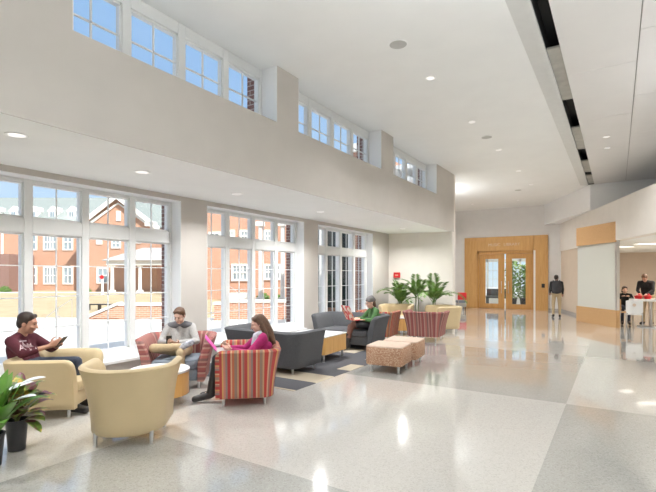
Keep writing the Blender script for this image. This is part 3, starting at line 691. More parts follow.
# porch
Pd = 44
P = ext('porch', 'white columned porch with pale hipped roof along the brick building', 'porch')
zf0, zf1 = FZ(265, Pd), FZ(261, Pd)
b = MB(); b.box(FX(106, Pd), Pd, zf0, FX(222, Pd), Gd-.05, zf1); b.build('fascia', M['extwhite'], P)
b = MB(); b.slabpoly([(FX(104, Pd), Pd-.3, zf1), (FX(224, Pd), Pd-.3, zf1), (FX(222, Pd), Gd-.7, FZ(249, Gd)), (FX(134, Pd), Gd-.7, FZ(249, Gd))], .1)
b.slabpoly([(FX(104, Pd), Pd-.3, zf1), (FX(134, Pd), Gd-.7, FZ(249, Gd)), (FX(104, Pd), Gd-.7, zf1)], .1); b.build('roof', M['porchroof'], P)
for u in (110.3, 138.3, 166, 194, 221):
    x = FX(u, Pd); b = MB(); b.cyl((x, Pd+.4, -.1), (x, Pd+.4, zf0), .17, .15, 14); b.box(x-.24, Pd+.16, -.13, x+.24, Pd+.64, .12); b.box(x-.22, Pd+.18, zf0-.14, x+.22, Pd+.62, zf0); b.build('column', M['extwhite'], P)
o = ext('stop_sign', 'small red sign on a white post before the porch', 'sign')
b = MB(); b.cyl((FX(102.5, 40), 40, -.13), (FX(102.5, 40), 40, FZ(275, 40)), .10, .10, 8); b.build('post', M['extwhite'], o)
b = MB(); b.cyl((FX(102.5, 40), 39.85, FZ(277, 40)), (FX(102.5, 40), 39.89, FZ(277, 40)), .19, .19, 8); b.build('plate', M['red'], o)
# nearer brick building seen through the second window
B2 = ext('near_brick_building', 'brick building with tall white columns seen through the second window', 'building')
d = 32
b = MB(); b.box(FX(206, d), d, -.4, FX(330, d), d+5, 9.5); b.build('wall', M['brickn'], B2)
for a in ((233.5, 246.5, 266, 279, 2), (211, 219, 234, 241, 1), (229, 233, 232, 240, 1), (242, 247, 232, 240, 1), (266, 271, 266, 278, 1), (276, 279, 266, 278, 1), (266, 270, 232, 240, 1)): win(B2, a[0], a[1], a[2], a[3], d, a[4])
b = MB(); b.box(FX(206, d), d-.2, 8.9, FX(330, d), d+.02, 9.5); b.build('cornice', M['extwhite'], B2)
for u in (260.3, 282.5):
    x = FX(u, 27); b = MB(); b.cyl((x, 27, -.14), (x, 27, FZ(226, 27)), .13, .12, 16); b.box(x-.22, 26.78, -.15, x+.22, 27.22, .25); b.box(x-.25, 26.75, FZ(226, 27), x+.25, 27.25, FZ(222, 27)); b.build('column', M['extwhite'], B2)
# low walls and steps
d = 17.8
def lowwall(name, lb, u0, u1, cap, slope=None):
    o = ext(name, lb, 'garden wall', 'low brick walls of the terrace')
    x0, x1 = FX(u0, d), FX(u1, d); zc = FZ(cap, d)
    b = MB(); b.box(x0, d, -.2, x1, d+.35, zc-.1)
    if slope: b.prism([(FX(slope, d), d), (x0, d), (x0, d+.35), (FX(slope, d), d+.35)], -.2, -.1); b.add([(FX(slope, d), d, -.16), (x0, d, -.16), (x0, d, zc-.1), (FX(slope, d), d+.35, -.16), (x0, d+.35, -.16), (x0, d+.35, zc-.1)], [(0, 1, 2), (3, 5, 4), (0, 2, 5, 3)])
    b.build('brickwork', M['brickn'], o)
    b = MB(); b.box(x0-.04, d-.05, zc-.1, x1+.04, d+.4, zc)
    if slope: b.slabpoly([(FX(slope, d), d-.05, -.12), (x0, d-.05, zc-.06), (x0, d+.4, zc-.06), (FX(slope, d), d+.4, -.12)], .10)
    b.build('coping', M['stone'], o)
lowwall('garden_wall', 'low brick garden wall with sloping coping outside the first window', 119, 172, 303, 86)
lowwall('garden_wall', 'low brick garden wall outside the second window', 229, 300, 300)
o = ext('garden_pier', 'short brick pier with stone cap by the terrace steps', 'pier')
x = FX(218.5, 17.5); b = MB(); b.box(x-.14, 17.36, -.2, x+.14, 17.64, .45); b.build('brickwork', M['brickn'], o); b = MB(); b.box(x-.18, 17.32, .45, x+.18, 17.68, .55); b.build('coping', M['stone'], o)
o = ext('steps', 'white concrete steps climbing between the low garden walls', 'steps')
b = MB()
for k in range(6): b.box(FX(222, 21), 19+k*.5, -.2, FX(244, 21), 23, -.1+k*.16)
b.build('treads', M['concrete'], o)
def rail(lb, pts, r=.011):
    o = ext('handrail', lb, 'handrail', 'thin handrails outside')
    b = MB(); b.tube(pts, r, 8); b.build('rail', M['metal'], o)
    for p in (pts[0], pts[len(pts)//2], pts[-1]):
        b = MB(); b.cyl((p[0], p[1], -.16), p, r*.9, None, 8); b.build('post', M['metal'], o)
rail('thin pale handrail beside the steps outside the second window', [(FX(u, 19.2), 19.2, FZ(v, 19.2)) for u, v in ((226, 284), (234, 289), (243, 298))])
rail('longer thin pale handrail on the lawn outside the first window', [(FX(u, 17.4), 17.4, FZ(v, 17.4)) for u, v in ((37, 325), (45, 318), (58, 308), (72, 299))])
rail('shorter thin pale handrail near the pavement edge on the lawn', [(FX(u, 16.6), 16.6, FZ(v, 16.6)) for u, v in ((36, 323), (50, 320), (60, 316))])
o = ext('bench', 'dark metal bench on the lawn behind the sloping wall', 'bench')
b = MB(); dz = 22; b.box(FX(86, dz), dz, .13, FX(110, dz), dz+.3, .18); b.build('seat', M['darkmetal'], o)
for u in (87, 98, 109): b = MB(); b.box(FX(u, dz)-.025, dz+.02, -.13, FX(u, dz)+.025, dz+.28, .14); b.build('leg', M['darkmetal'], o)
for k, (u, dist, rr) in enumerate(((5, 45, .6), (-14, 45, .7), (88, 46, .35), (263, 30, .5), (278, 30, .4))):
    o = ext('shrub', ['low shrub at the dark shade block of the far building', 'wider low shrub at the dark shade block of the far building', 'small shrub against the gabled wing', 'low shrub behind the tall white column', 'smaller shrub between the tall white columns'][k], 'shrub', 'shrubs outside')
    b = MB(); x = FX(u, dist); rg = random.Random(k)
    for q in range(160):
        th, ph = rg.random()*2*PI, rg.random()*PI/2; p = V((math.cos(th)*math.cos(ph), math.sin(th)*math.cos(ph)*.6, math.sin(ph)*.9))*rr*rg.uniform(.75, 1); c = V((x, dist, -.1))+p
        a = V((rg.uniform(-1, 1), rg.uniform(-1, 1), rg.uniform(-1, 1))).normalized()*.13*rr*2; b2 = a.orthogonal().normalized()*.07*rr*2
        b.add([c-a, c+b2, c+a, c-b2], [(0, 1, 2, 3)])
    b.build('foliage', M['leaf'], o)
    b = MB(); b.cyl((x, dist, -.2), (x, dist, rr*.5), .05); b.build('stem', M['stem'], o)
# own projecting wing beyond the third window
Wg = thing('projecting_wing', 'dark glazed brick wing with white columns outside the third window', 'building', (0, 0, 0))
b = MB(); b.box(-9.7, 17.0, -.3, -9.2, 22, 7.2); b.box(-9.2, 17.0, -.3, -7.9, 17.3, 7.2); b.box(-13.5, 17.6, -.3, -9.7, 22, 4.6); b.build('wall', M['brickn'], Wg)
b = MB(); b.box(-13.5, 17.5, .1, -9.75, 17.59, 4.3); b.box(-9.0, 16.94, .1, -8.2, 16.99, 3.6); b.build('glazing', M['darkglass'], Wg)
b = MB(); b.box(-9.25, 16.9, 3.9, -8.75, 17, 6.8); b.box(-13.6, 17.3, 4.4, -9.7, 17.62, 4.8); b.box(-9.75, 16.85, 6.9, -7.5, 17.05, 7.25); b.build('trim', M['extwhite'], Wg)
for x in (-13.2, -12.3, -11.4, -10.5, -9.85): b = MB(); b.cyl((x, 17.2, -.2), (x, 17.2, 4.4), .13, .12, 14); b.build('column', M['extwhite'], Wg)
# ------------------------------------------------------------------ upholstered seats
def shell(a, yb, yf, r, z0, zt, th, flare, zs, power=1.6, bow=0.0):
    """U shaped upholstered wall open to +y: returns an MB (material 0 sides, 1 arm fronts)."""
    P = []; tips = [0, .008, .025, .05, .085]
    straight = yf-(yb+r); n = 7
    def side(sg):
        L_ = []
        for q in tips: L_.append((sg*a, yf-q, sg, 0, q))
        for k in range(1, n+1):
            y = yf-tips[-1]-(straight-tips[-1])*k/n; L_.append((sg*a, y, sg, 0, 9))
        return L_
    P += side(1); na = 10
    for k in range(1, na): t = PI/2*k/na; P.append((a-r+r*math.cos(t), yb+r-r*math.sin(t), math.cos(t), -math.sin(t), 9))
    wb = 2*(a-r); nb = max(2, int(wb/.12))
    for k in range(nb+1): P.append((a-r-wb*k/nb, yb, 0, -1, 9))
    for k in range(na-1, 0, -1): t = PI/2*k/na; P.append((-(a-r+r*math.cos(t)), yb+r-r*math.sin(t), -math.cos(t), -math.sin(t), 9))
    P += side(-1)[::-1]
    sec_n = None; b = MB(); vs = []; s = 0; S = []; rt = .09
    for i, (x, y, nx, ny, q) in enumerate(P):
        if i: s += math.hypot(x-P[i-1][0], y-P[i-1][1])
        S.append(s)
        top = zt; sc = 1.0
        if q < .09:
            f = 1-q/.085; top = zt-rt*(1-math.sqrt(max(0, 1-f*f))); sc = 1-.22*f**3
        sec = []
        H = top-z0
        def fl(z): return flare*max(0, min(1, (z-z0)/(zt-z0)))**power
        for k in range(7):
            z = z0+.012+(H-.012-th*.5)*k/6; sec.append((fl(z), z))
        c = fl(top)-th/2
        for k in range(1, 6):
            t = PI*k/6; sec.append((c+th/2*math.cos(t), top-th/2+th/2*math.sin(t)))
        for k in range(5):
            z = top-th/2-(top-th/2-zs)*k/4; sec.append((fl(z)-th*(1+.06*k), z))
        sec.append((-th*1.0, z0)); sec.append((-.012, z0))
        m = sum(o for o, z in sec)/len(sec); zm = (z0+top)/2
        sec = [(m+(o-m)*sc, z) for o, z in sec]
        sec_n = len(sec)
        for o, z in sec: vs.append((x+nx*o, y+ny*o, z))
    fs = []; uv = []; mi = []
    for i in range(len(P)-1):
        for k in range(sec_n):
            k2 = (k+1) % sec_n
            f = (i*sec_n+k, i*sec_n+k2, (i+1)*sec_n+k2, (i+1)*sec_n+k)
            fs.append(f)
            tip = i < 3 or i >= len(P)-4
            if tip: uv.append([(vs[q][2], 0) for q in f])
            else: uv.append([(S[i], 0), (S[i], 0), (S[i+1], 0), (S[i+1], 0)])
    e0 = tuple(range(sec_n))[::-1]; e1 = tuple(range((len(P)-1)*sec_n, len(P)*sec_n))
    fs.append(e0); uv.append([(vs[q][2], 0) for q in e0]); fs.append(e1); uv.append([(vs[q][2], 0) for q in e1])
    b.add(vs, fs, 0, uv)
    return b
def pad(b, x0, x1, y0, y1, z0, z1, r, rc=.05, n=6):
    """rounded slab"""
    poly = []
    for cx, cy, a0 in ((x1-r, y1-r, 0), (x0+r, y1-r, 90), (x0+r, y0+r, 180), (x1-r, y0+r, 270)):
        for k in range(n+1): t = R(a0+90*k/n); poly.append((cx, cy, math.cos(t), math.sin(t), r))
    vs = []; levels = [(-rc, z0), (-rc*.3, z0+rc*.3), (0, z0+rc), (0, z1-rc), (-rc*.3, z1-rc*.3), (-rc, z1)]
    for off, z in levels:
        for cx, cy, ca, sa, rr in poly: vs.append((cx+ca*(rr+off), cy+sa*(rr+off), z))
    m = len(poly); fs = []
    for l in range(len(levels)-1):
        for k in range(m): fs.append((l*m+k, l*m+(k+1) % m, (l+1)*m+(k+1) % m, (l+1)*m+k))
    fs.append(tuple(range(m))[::-1]); fs.append(tuple(range((len(levels)-1)*m, len(levels)*m)))
    return b.add(vs, fs, 0)
def legs(t, pts, h=.15, r=.02, m='metal'):
    for x, y in pts:
        b = MB(); b.cyl((x, y, 0.004), (x, y, h), r*.8, r, 14); b.cyl((x, y, 0), (x, y, .008), r*1.0, r*1.0, 14); b.build('leg', M[m], t, auto=40)
def tub(name, label, cat, loc, th, m, a=.40, yb=-.36, yf=.36, r=.14, zt=.71, thk=.11, flare=.11, z0=.105, zs=.34, seatz=.42, seatm=None, group=None, power=1.6, cushions=1, lx=None):
    t = thing(name, label, cat, loc, th, group)
    sb = shell(a, yb, yf, r, z0, zt, thk, flare, zs, power)
    so_ = sb.build('upholstered_shell', M[m], t, auto=50)
    b = MB(); pad(b, -a+thk*.6, a-thk*.6, yb+thk*.6, yf-.03, z0+.005, seatz-.13, max(.06, r-thk*.55), .02); b.build('seat_base', M[seatm or m], t, auto=40)
    w = (2*(a-thk*.85))/cushions
    for k in range(cushions):
        x0 = -(a-thk*.85)+k*w; b = MB(); pad(b, x0+.004, x0+w-.004, yb+thk*.9, yf+.01, seatz-.125, seatz, max(.05, (r-thk*.8) if cushions == 1 else .05), .035); b.build('seat_cushion', M[seatm or m], t, auto=40)
    lx = lx or (a-.09)
    legs(t, [(lx, yf-.09), (-lx, yf-.09), (lx-.02, yb+.11), (-lx+.02, yb+.11)], z0+.02)
    return t
S3 = stripe_uv = None
GA = 'cream tub armchairs'; GS = 'striped tub armchairs'
tub('tub_chair', 'cream round-backed tub chair in the foreground with its back turned, beside the round table', 'armchair', (-4.06, 2.70, 0), face(-.66, .75), 'cream', a=.345, yb=-.345, yf=.33, r=.33, zt=.745, thk=.09, flare=.115, group=GA, power=1.8, lx=.27)
tub('tub_chair', 'cream armchair holding the seated person in the maroon sweatshirt', 'armchair', (-5.59, 2.76, 0), face(.78, .62), 'cream', a=.40, r=.13, zt=.665, flare=.07, group=GA, seatz=.40)
tub('tub_chair', 'mauve striped armchair with slate seat holding the person in khaki trousers', 'armchair', (-5.42, 4.38, 0), face(.66, -.75), 'stripe2', a=.41, r=.14, zt=.725, flare=.13, seatm='seatgrey', group=GS, seatz=.41)
tub('tub_chair', 'red and orange striped armchair holding the person in the magenta top', 'armchair', (-4.05, 4.345, 0), face(-.74, -.67), 'stripe', a=.41, yf=.36, yb=-.34, r=.13, zt=.70, flare=.10, group=GS, seatz=.41)
tub('tub_chair', 'mauve striped armchair behind the patterned ottomans with its back turned', 'armchair', (-4.0, 10.75, 0), face(-.12, .99), 'stripe2', a=.40, r=.13, zt=.72, flare=.14, group=GS)
tub('tub_chair', 'red striped armchair half hidden behind the grey sofa of the person in green', 'armchair', (-5.02, 10.15, 0), face(-.1, 1), 'stripe', a=.40, r=.13, zt=.72, flare=.10, group=GS)
tub('tub_chair', 'cream armchair under the palms facing the small drum table', 'armchair', (-5.44, 12.2, 0), face(.25, -1), 'cream', a=.41, r=.15, zt=.74, flare=.08, group=GA)
tub('tub_chair', 'cream armchair at the corner of the palm wall, seen from its side', 'armchair', (-4.16, 12.52, 0), face(-.72, -.70), 'cream', a=.40, r=.15, zt=.73, flare=.08, group=GA)
GF = 'charcoal two-seat sofas'
tub('sofa', 'charcoal sofa seen from its back behind the person in magenta', 'sofa', (-4.98, 6.05, 0), face(0, 1), 'grey', a=.72, yb=-.40, yf=.38, r=.12, zt=.705, thk=.13, flare=.12, cushions=2, group=GF)
tub('sofa', 'charcoal sofa facing the carpet, holding the person in green', 'sofa', (-5.0, 8.72, 0), face(.06, -1), 'grey', a=.69, yb=-.40, yf=.40, r=.12, zt=.735, thk=.13, flare=.13, cushions=2, group=GF)
# ottomans
GO = 'patterned square ottomans'
for x, y, lb in ((-3.24, 6.96, 'nearer patterned ottoman on the pale floor'), (-3.26, 7.65, 'patterned ottoman just behind the nearer one, before the striped chair')):
    t = thing('ottoman', lb, 'ottoman', (x, y, 0), R(7), GO)
    b = MB(); pad(b, -.312, .312, -.312, .312, .115, .43, .05, .035); b.build('upholstered_body', M['ott'], t, auto=40)
    b = MB(); pad(b, -.309, .309, -.309, .309, .405, .438, .05, .014); b.build('top_pad', M['otttop'], t, auto=40)
    legs(t, [(.23, .23), (-.23, .23), (.23, -.23), (-.23, -.23)], .13, .024)
# tables
def drum(label, loc, r, h, group):
    t = thing('drum_table', label, 'table', loc, 0, group)
    b = MB(); b.lathe([(r-.03, .11), (r-.01, .11), (r-.01, h-.03), (r-.03, h-.03)], n=48); b.build('drum_body', M['woodt'], t, auto=40)
    b = MB(); b.lathe([(.001, h-.028), (r, h-.028), (r, h-.004), (r-.006, h), (.001, h)], n=56); b.build('table_top', M['laminate'], t, auto=30)
    legs(t, [(math.cos(R(q))*(r-.09), math.sin(R(q))*(r-.09)) for q in (30, 120, 210, 300)], .115, .018)
    return t
GT = 'round maple drum tables'
drum('large round drum table with white top between the three occupied armchairs', (-4.85, 3.62, 0), .37, .42, GT)
drum('small round drum table beside the far cream armchair', (-4.94, 11.40, 0), .27, .46, GT)
t = thing('coffee_table', 'square honey wood coffee table with white top between the two grey sofas', 'table', (-4.91, 7.22, 0), R(3))
b = MB(); b.box(-.44, -.42, .14, .44, .42, .455); b.build('box_body', M['woodt'], t, bevel=.008)
b = MB(); b.box(-.45, -.43, .455, .45, .43, .478); b.build('table_top', M['laminate'], t, bevel=.006)
legs(t, [(.38, .36), (-.38, .36), (.38, -.36), (-.38, -.36)], .15, .024)
# carpet
b = MB(); b.box(-6.2, 4.95, 0, -3.74, 9.35, .006); tag(b.build('carpet', M['carpet']), 'charcoal and tan tiled carpet under the grey sofas', 'carpet')
# ------------------------------------------------------------------ plants
def pot(t, r, h, m='pot'):
    b = MB(); b.lathe([(.001, 0), (r*.78, 0), (r, h), (r*1.06, h), (r*1.06, h-.03), (r*.98, h-.035), (r*.92, h-.02), (r*.86, h-.05), (.001, h-.05)][:3]+[(r*1.05, h), (r*1.05, h+.02), (r*.93, h+.02), (r*.90, h-.03), (.001, h-.03)], n=32); b.build('pot', M[m], t, auto=40)
    b = MB(); b.lathe([(.001, h-.028), (r*.9, h-.028), (r*.9, h-.035), (.001, h-.035)], n=24); b.build('soil', M['soil'], t)
def frond(b, base, az, L_, up, droop, wl, n=16, rg=random):
    # arching midrib with leaflet pairs
    pts = []; d = V((math.cos(az)*math.cos(up), math.sin(az)*math.cos(up), math.sin(up))); p = V(base); step = L_/n
    for i in range(n+1):
        pts.append(p.copy()); d = (d+V((0, 0, -droop*step*(0.4+i/n*1.5)))).normalized(); p = p+d*step
    b.tube(pts, [.009*(1-.8*i/n) for i in range(n+1)], 5)
    for i in range(4, n+1):
        d = (pts[i]-pts[i-1]).normalized(); s = d.cross(V((0, 0, 1))); s = s.normalized() if s.length > .01 else V((1, 0, 0)); u = s.cross(d)
        for j in (0, .5):
            q0 = pts[i]-d*step*j
            ll = wl*(math.sin(PI*min(1, (i-2.5-j)/(n-1.5)))**.6)+.03
            for sg in (-1, 1):
                tip = q0+(s*sg*.72+d*.72+u*.22).normalized()*ll+V((0, 0, -ll*.22*rg.uniform(.6, 1.4)))
                mid = q0.lerp(tip, .5)+u*ll*.07; wd = d*(.015+.006*rg.random())
                b.add([q0, mid+wd, tip, mid-wd], [(0, 1, 2, 3)])
def palm(label, loc, H, seed, n=11, leanx=0, tk=.30, lo=46):
    rg = random.Random(seed); t = thing('palm', label, 'palm', loc, 0, 'potted palms by the end wall')
    pot(t, .17, .30)
    st = MB(); tops = []
    for k in range(4):
        a = rg.random()*2*PI; tp = V((math.cos(a)*.05+leanx*.1, math.sin(a)*.04, .30+H*tk)); st.tube([(math.cos(a)*.03, math.sin(a)*.03, .26), (math.cos(a)*.045, math.sin(a)*.045, .3+H*.12), tp], [.018, .015, .011], 7); tops.append(tp)
    st.build('stem', M['stem'], t, smooth=True)
    for k in range(n):
        b = MB(); az = 2*PI*k/n+rg.uniform(-.3, .3); az = az
        front = math.sin(az) > .3
        frond(b, tops[k % 4], az, H*rg.uniform(.50, .72)*(.62 if front else 1), R(rg.uniform(lo, 82)), rg.uniform(1.2, 2.3), H*.17, 16, rg); b.build('frond', M['leaf'], t)
palm('left of the three palms, by the small red wall box', (-5.60, 12.92, 0), 1.30, 3, 14)
palm('middle palm, slimmer and on a tall thin stem', (-5.12, 13.02, 0), 1.22, 11, 11, 0, .52, 30)
palm('right-hand palm with tall spread fronds behind the cream corner chair', (-4.62, 13.1, 0), 1.58, 5, 13)
def blade(b, base, az, up, L_, wd, droop, n=9, fold=.25):
    d = V((math.cos(az)*math.cos(up), math.sin(az)*math.cos(up), math.sin(up))); p = V(base); s = V((-math.sin(az), math.cos(az), 0)); vs = []; step = L_/n
    for i in range(n+1):
        f = i/n; w_ = wd*(math.sin(PI*min(1, .06+.94*f))**.75)*(1 if f < .97 else .2); u = s.cross(d)*-1
        vs += [p-s*w_+u*w_*fold, p, p+s*w_+u*w_*fold]
        d = (d+V((0, 0, -droop*step*(.3+1.6*f)))).normalized(); p = p+d*step
    fs = []
    for i in range(n): a = i*3; fs += [(a, a+1, a+4, a+3), (a+1, a+2, a+5, a+4)]
    b.add(vs, fs)
rg = random.Random(4)
t = thing('broad_leaf_plant', 'broad-leaved green plant with pale flowers in the nearest black pot', 'plant', (-4.42, 1.64, 0), 0)
pot(t, .105, .25)
for k in range(20):
    b = MB(); az = k*2.4+rg.uniform(-.2, .2); h = rg.uniform(.02, .08); blade(b, (math.cos(az)*.03, math.sin(az)*.03, .24), az, R(rg.uniform(48, 84)), rg.uniform(.36, .60), rg.uniform(.06, .09), rg.uniform(.9, 2.6)); b.build('leaf', M['leafb'], t, smooth=True)
for az, up, L_ in ((.75, 62, .62), (.3, 52, .52), (1.2, 70, .50)):
    b = MB(); d = V((math.cos(az)*math.cos(R(up)), math.sin(az)*math.cos(R(up)), math.sin(R(up)))); q = V((0, 0, .24))+d*L_*.8; b.tube([(0, 0, .24), V((0, 0, .24))+d*L_*.4, q], .005, 6); f = b.build('flower_stalk', M['leafb'], t)
    b = MB(); blade(b, q, az+.3, R(14), .19, .062, .5); b.build('flower', M['spathe'], f, smooth=True)
t = thing('croton', 'croton with dark purple and yellow leaves in the second black pot', 'plant', (-4.63, 1.93, 0), 0)
pot(t, .088, .26)
b = MB()
for k in range(5): a = k*1.26; b.tube([(0, 0, .24), (math.cos(a)*.05, math.sin(a)*.05, .36), (math.cos(a)*.10, math.sin(a)*.10, .46)], .008, 6)
b.build('stem', M['stem'], t)
for k in range(54):
    b = MB(); az = k*2.4+rg.uniform(-.3, .3); lv = rg.uniform(.28, .52); ro = rg.uniform(.03, .13)
    blade(b, (math.cos(az)*ro, math.sin(az)*ro, lv), az, R(rg.uniform(-5, 55)), rg.uniform(.15, .24), rg.uniform(.042, .065), rg.uniform(1, 4), 7); b.build('leaf', M['croton'], t, smooth=True)
# red things
o = thing('wall_box', 'small red square box on the end wall above the left palm', 'box', (-6.02, 13.545, 1.51), R(10.2))
b = MB(); b.box(-.105, -.07, 0, .105, 0, .175); b.build('housing', M['red'], o, bevel=.01); b = MB(); b.box(-.05, -.075, .07, .05, -.069, .10); b.build('plate', M['letter'], o)
t = thing('side_chair', 'small low chair with red back and grey seat beside the wooden entrance', 'chair', (-5.78, 20.0, 0), R(28))
b = MB(); pad(b, -.19, .19, -.07, .02, .50, .82, .03, .02); b.build('backrest', M['red'], t, auto=40)
b = MB(); pad(b, -.20, .20, .0, .42, .36, .46, .04, .03); b.build('seat', M['seatgrey'], t, auto=40)
b = MB(); b.box(-.19, .0, .18, .19, .40, .36); b.box(-.17, -.03, .3, -.14, 0, .55); b.box(.14, -.03, .3, .17, 0, .55); b.build('frame', M['plate'], t, bevel=.01)
legs(t, [(.16, .36), (-.16, .36), (.16, .04), (-.16, .04)], .2, .018, 'darkmetal')
# ------------------------------------------------------------------ vestibule and cafe
def vplant(label, loc, H, seed):
    rg = random.Random(seed); t = thing('indoor_tree', label, 'plant', loc, 0, 'dark plants behind the entrance doors'); pot(t, .22, .4)
    b = MB(); b.tube([(0, 0, .35), (.03, .02, H*.5), (0, 0, H*.85)], [.03, .025, .015]); b.build('stem', M['stem'], t)
    b = MB()
    for q in range(420):
        z = rg.uniform(.45, H); a = rg.random()*2*PI; rr = rg.uniform(.05, .42)*(1-.5*abs(z/H-.55)); c = V((math.cos(a)*rr, math.sin(a)*rr, z)); u = V((rg.uniform(-1, 1), rg.uniform(-1, 1), rg.uniform(-.6, .6))).normalized()*.09; v2 = u.orthogonal().normalized()*.04
        b.add([c-u, c+v2, c+u, c-v2], [(0, 1, 2, 3)])
    b.build('foliage', M['leaf'], t)
vplant('tall dark plant behind the right-hand glass door', (-3.95, 24.6, 0), 2.1, 2); vplant('tall dark plant nearer the middle behind the right-hand door', (-4.45, 24.2, 0), 2.3, 9)
t = thing('bench', 'dark low bench behind the left-hand glass door', 'bench', (-5.4, 25.6, 0))
b = MB(); pad(b, -.7, .7, -.25, .25, .34, .46, .05, .03); b.build('seat', M['grey'], t); b = MB(); pad(b, -.7, .7, .2, .3, .46, .85, .04, .03); b.build('backrest', M['grey'], t)
for x in (-.6, .6): b = MB(); b.box(x-.03, -.2, 0, x+.03, .2, .35); b.build('leg', M['darkmetal'], t)
t = thing('cafe_table', 'long white cafe table with grey pedestals and red baskets on top', 'table', (1.12, 16.95, 0), R(-2))
b = MB(); pad(b, -.80, 1.2, -.38, .38, .80, .86, .08, .012); b.build('table_top', M['laminate'], t, auto=40)
for x in (-.25, .85): b = MB(); b.cyl((x, 0, .03), (x, 0, .80), .05, .05, 16); b.box(x-.35, -.25, 0, x+.35, .25, .03); b.build('pedestal', M['metal'], t)
def cafechair(label, loc, rz, m, hole=True):
    t = thing('cafe_chair', label, 'chair', loc, rz, 'cafe chairs'); b = MB()
    # back panel with a round grip hole: ring of quads around a hole
    n = 24; hw, z0, z1, hc, hr = .21, .46, .86, .72, .045; vs = []
    for y in (-.19, -.172):
        for k in range(n): a = 2*PI*k/n; vs.append((math.cos(a)*hr, y, hc+math.sin(a)*hr))
        for k in range(n):
            a = 2*PI*k/n; c, s_ = math.cos(a), math.sin(a); tx = hw/max(abs(c), 1e-6); tz = ((z1-hc) if s_ > 0 else (hc-z0))/max(abs(s_), 1e-6); q = min(tx, tz); vs.append((c*q, y-.03*max(0, (hc+s_*q-.46)), hc+s_*q))
    fs = []
    for k in range(n):
        j = (k+1) % n; fs += [(k, n+k, n+j, j), (2*n+k, 2*n+j, 3*n+j, 3*n+k), (n+k, 3*n+k, 3*n+j, n+j), (k, j, 2*n+j, 2*n+k)]
    b.add(vs, fs); b.build('backrest', M[m], t)
    b = MB(); pad(b, -.21, .21, -.2, .22, .43, .455, .05, .008); b.build('seat', M[m], t, auto=40)
    for sx in (-1, 1):
        b = MB(); b.tube([(sx*.19, -.17, .60), (sx*.19, -.18, .43), (sx*.2, -.25, 0)], .012); b.build('leg', M['metal'], t); b = MB(); b.tube([(sx*.19, .18, .43), (sx*.2, .22, 0)], .012); b.build('leg', M['metal'], t)
    return t
cafechair('white cafe chair with round grip hole, back turned, at the white table', (.44, 16.12, 0), R(-3), 'laminate')
cafechair('pale wood cafe chair beside the partition edge', (.16, 16.85, 0), R(-60), 'woodp')
for k, (x, y, lb) in enumerate(((.56, 17.0, 'left red basket of snacks on the cafe table'), (.80, 17.05, 'right red basket of snacks on the cafe table'))):
    t = thing('basket', lb, 'basket', (x, y, .862), 0, 'red snack baskets'); b = MB(); b.lathe([(.001, 0), (.085, 0), (.115, .09), (.105, .09), (.078, .008), (.001, .008)], n=20); b.build('bowl', M['red'], t, auto=50)
    b = MB(); rg = random.Random(k)
    for q in range(14): b.ell((rg.uniform(-.06, .06), rg.uniform(-.06, .06), .04+rg.uniform(.02, .10)), (.035, .03, .03), nu=8, nv=5)
    o_ = b.build('snacks', M['floral'], t, smooth=True); o_['kind'] = 'stuff'
# ------------------------------------------------------------------ people
def remesh(name, b, voxel, mats, parent, it=3):
    me = bpy.data.meshes.new(name); me.from_pydata(b.v, [], b.f)
    t = bpy.data.objects.new('t', me); COL.objects.link(t)
    m = t.modifiers.new('r', 'REMESH'); m.mode = 'VOXEL'; m.voxel_size = voxel
    if it: s = t.modifiers.new('s', 'SMOOTH'); s.iterations = it; s.factor = .5
    dg = bpy.context.evaluated_depsgraph_get(); dg.update()
    out = bpy.data.meshes.new_from_object(t.evaluated_get(dg)); out.name = name
    bpy.data.objects.remove(t); bpy.data.meshes.remove(me)
    out.materials.clear()
    for q in (mats if isinstance(mats, list) else [mats]): out.materials.append(q)
    out.polygons.foreach_set('use_smooth', [True]*len(out.polygons))
    o = bpy.data.objects.new(name, out); COL.objects.link(o); o.parent = parent
    return o
def hand(b, W, D, N, T, curl=.5, sc=1.0):
    W = V(W); D = V(D).normalized(); N = (V(N)-D*V(N).dot(D)).normalized(); T = V(T); T = (T-D*T.dot(D)-N*T.dot(N)).normalized()
    for i, off in enumerate((.027, .009, -.009, -.026)):
        K = W+(D*.078+T*off)*sc; b.cap(W+T*off*.5*sc, K, .014*sc, .012*sc, 8)
        p = K; L_ = (.068, .076, .070, .055)[i]*sc; a = curl*.5
        for s, fr in enumerate((.45, .31, .24)):
            d = D*math.cos(a)+N*math.sin(a); q = p+d*L_*fr; b.cap(p, q, (.0095-.001*s)*sc, (.0088-.001*s)*sc, 8); p = q; a += curl
    p = W+(D*.02+T*.022)*sc; q = p+(D*.030+T*.032+N*.012)*sc; b.cap(p, q, .013*sc, .0105*sc, 8); b.cap(q, q+(D*.032+T*.006+N*.012)*sc, .0105*sc, .0085*sc, 8)
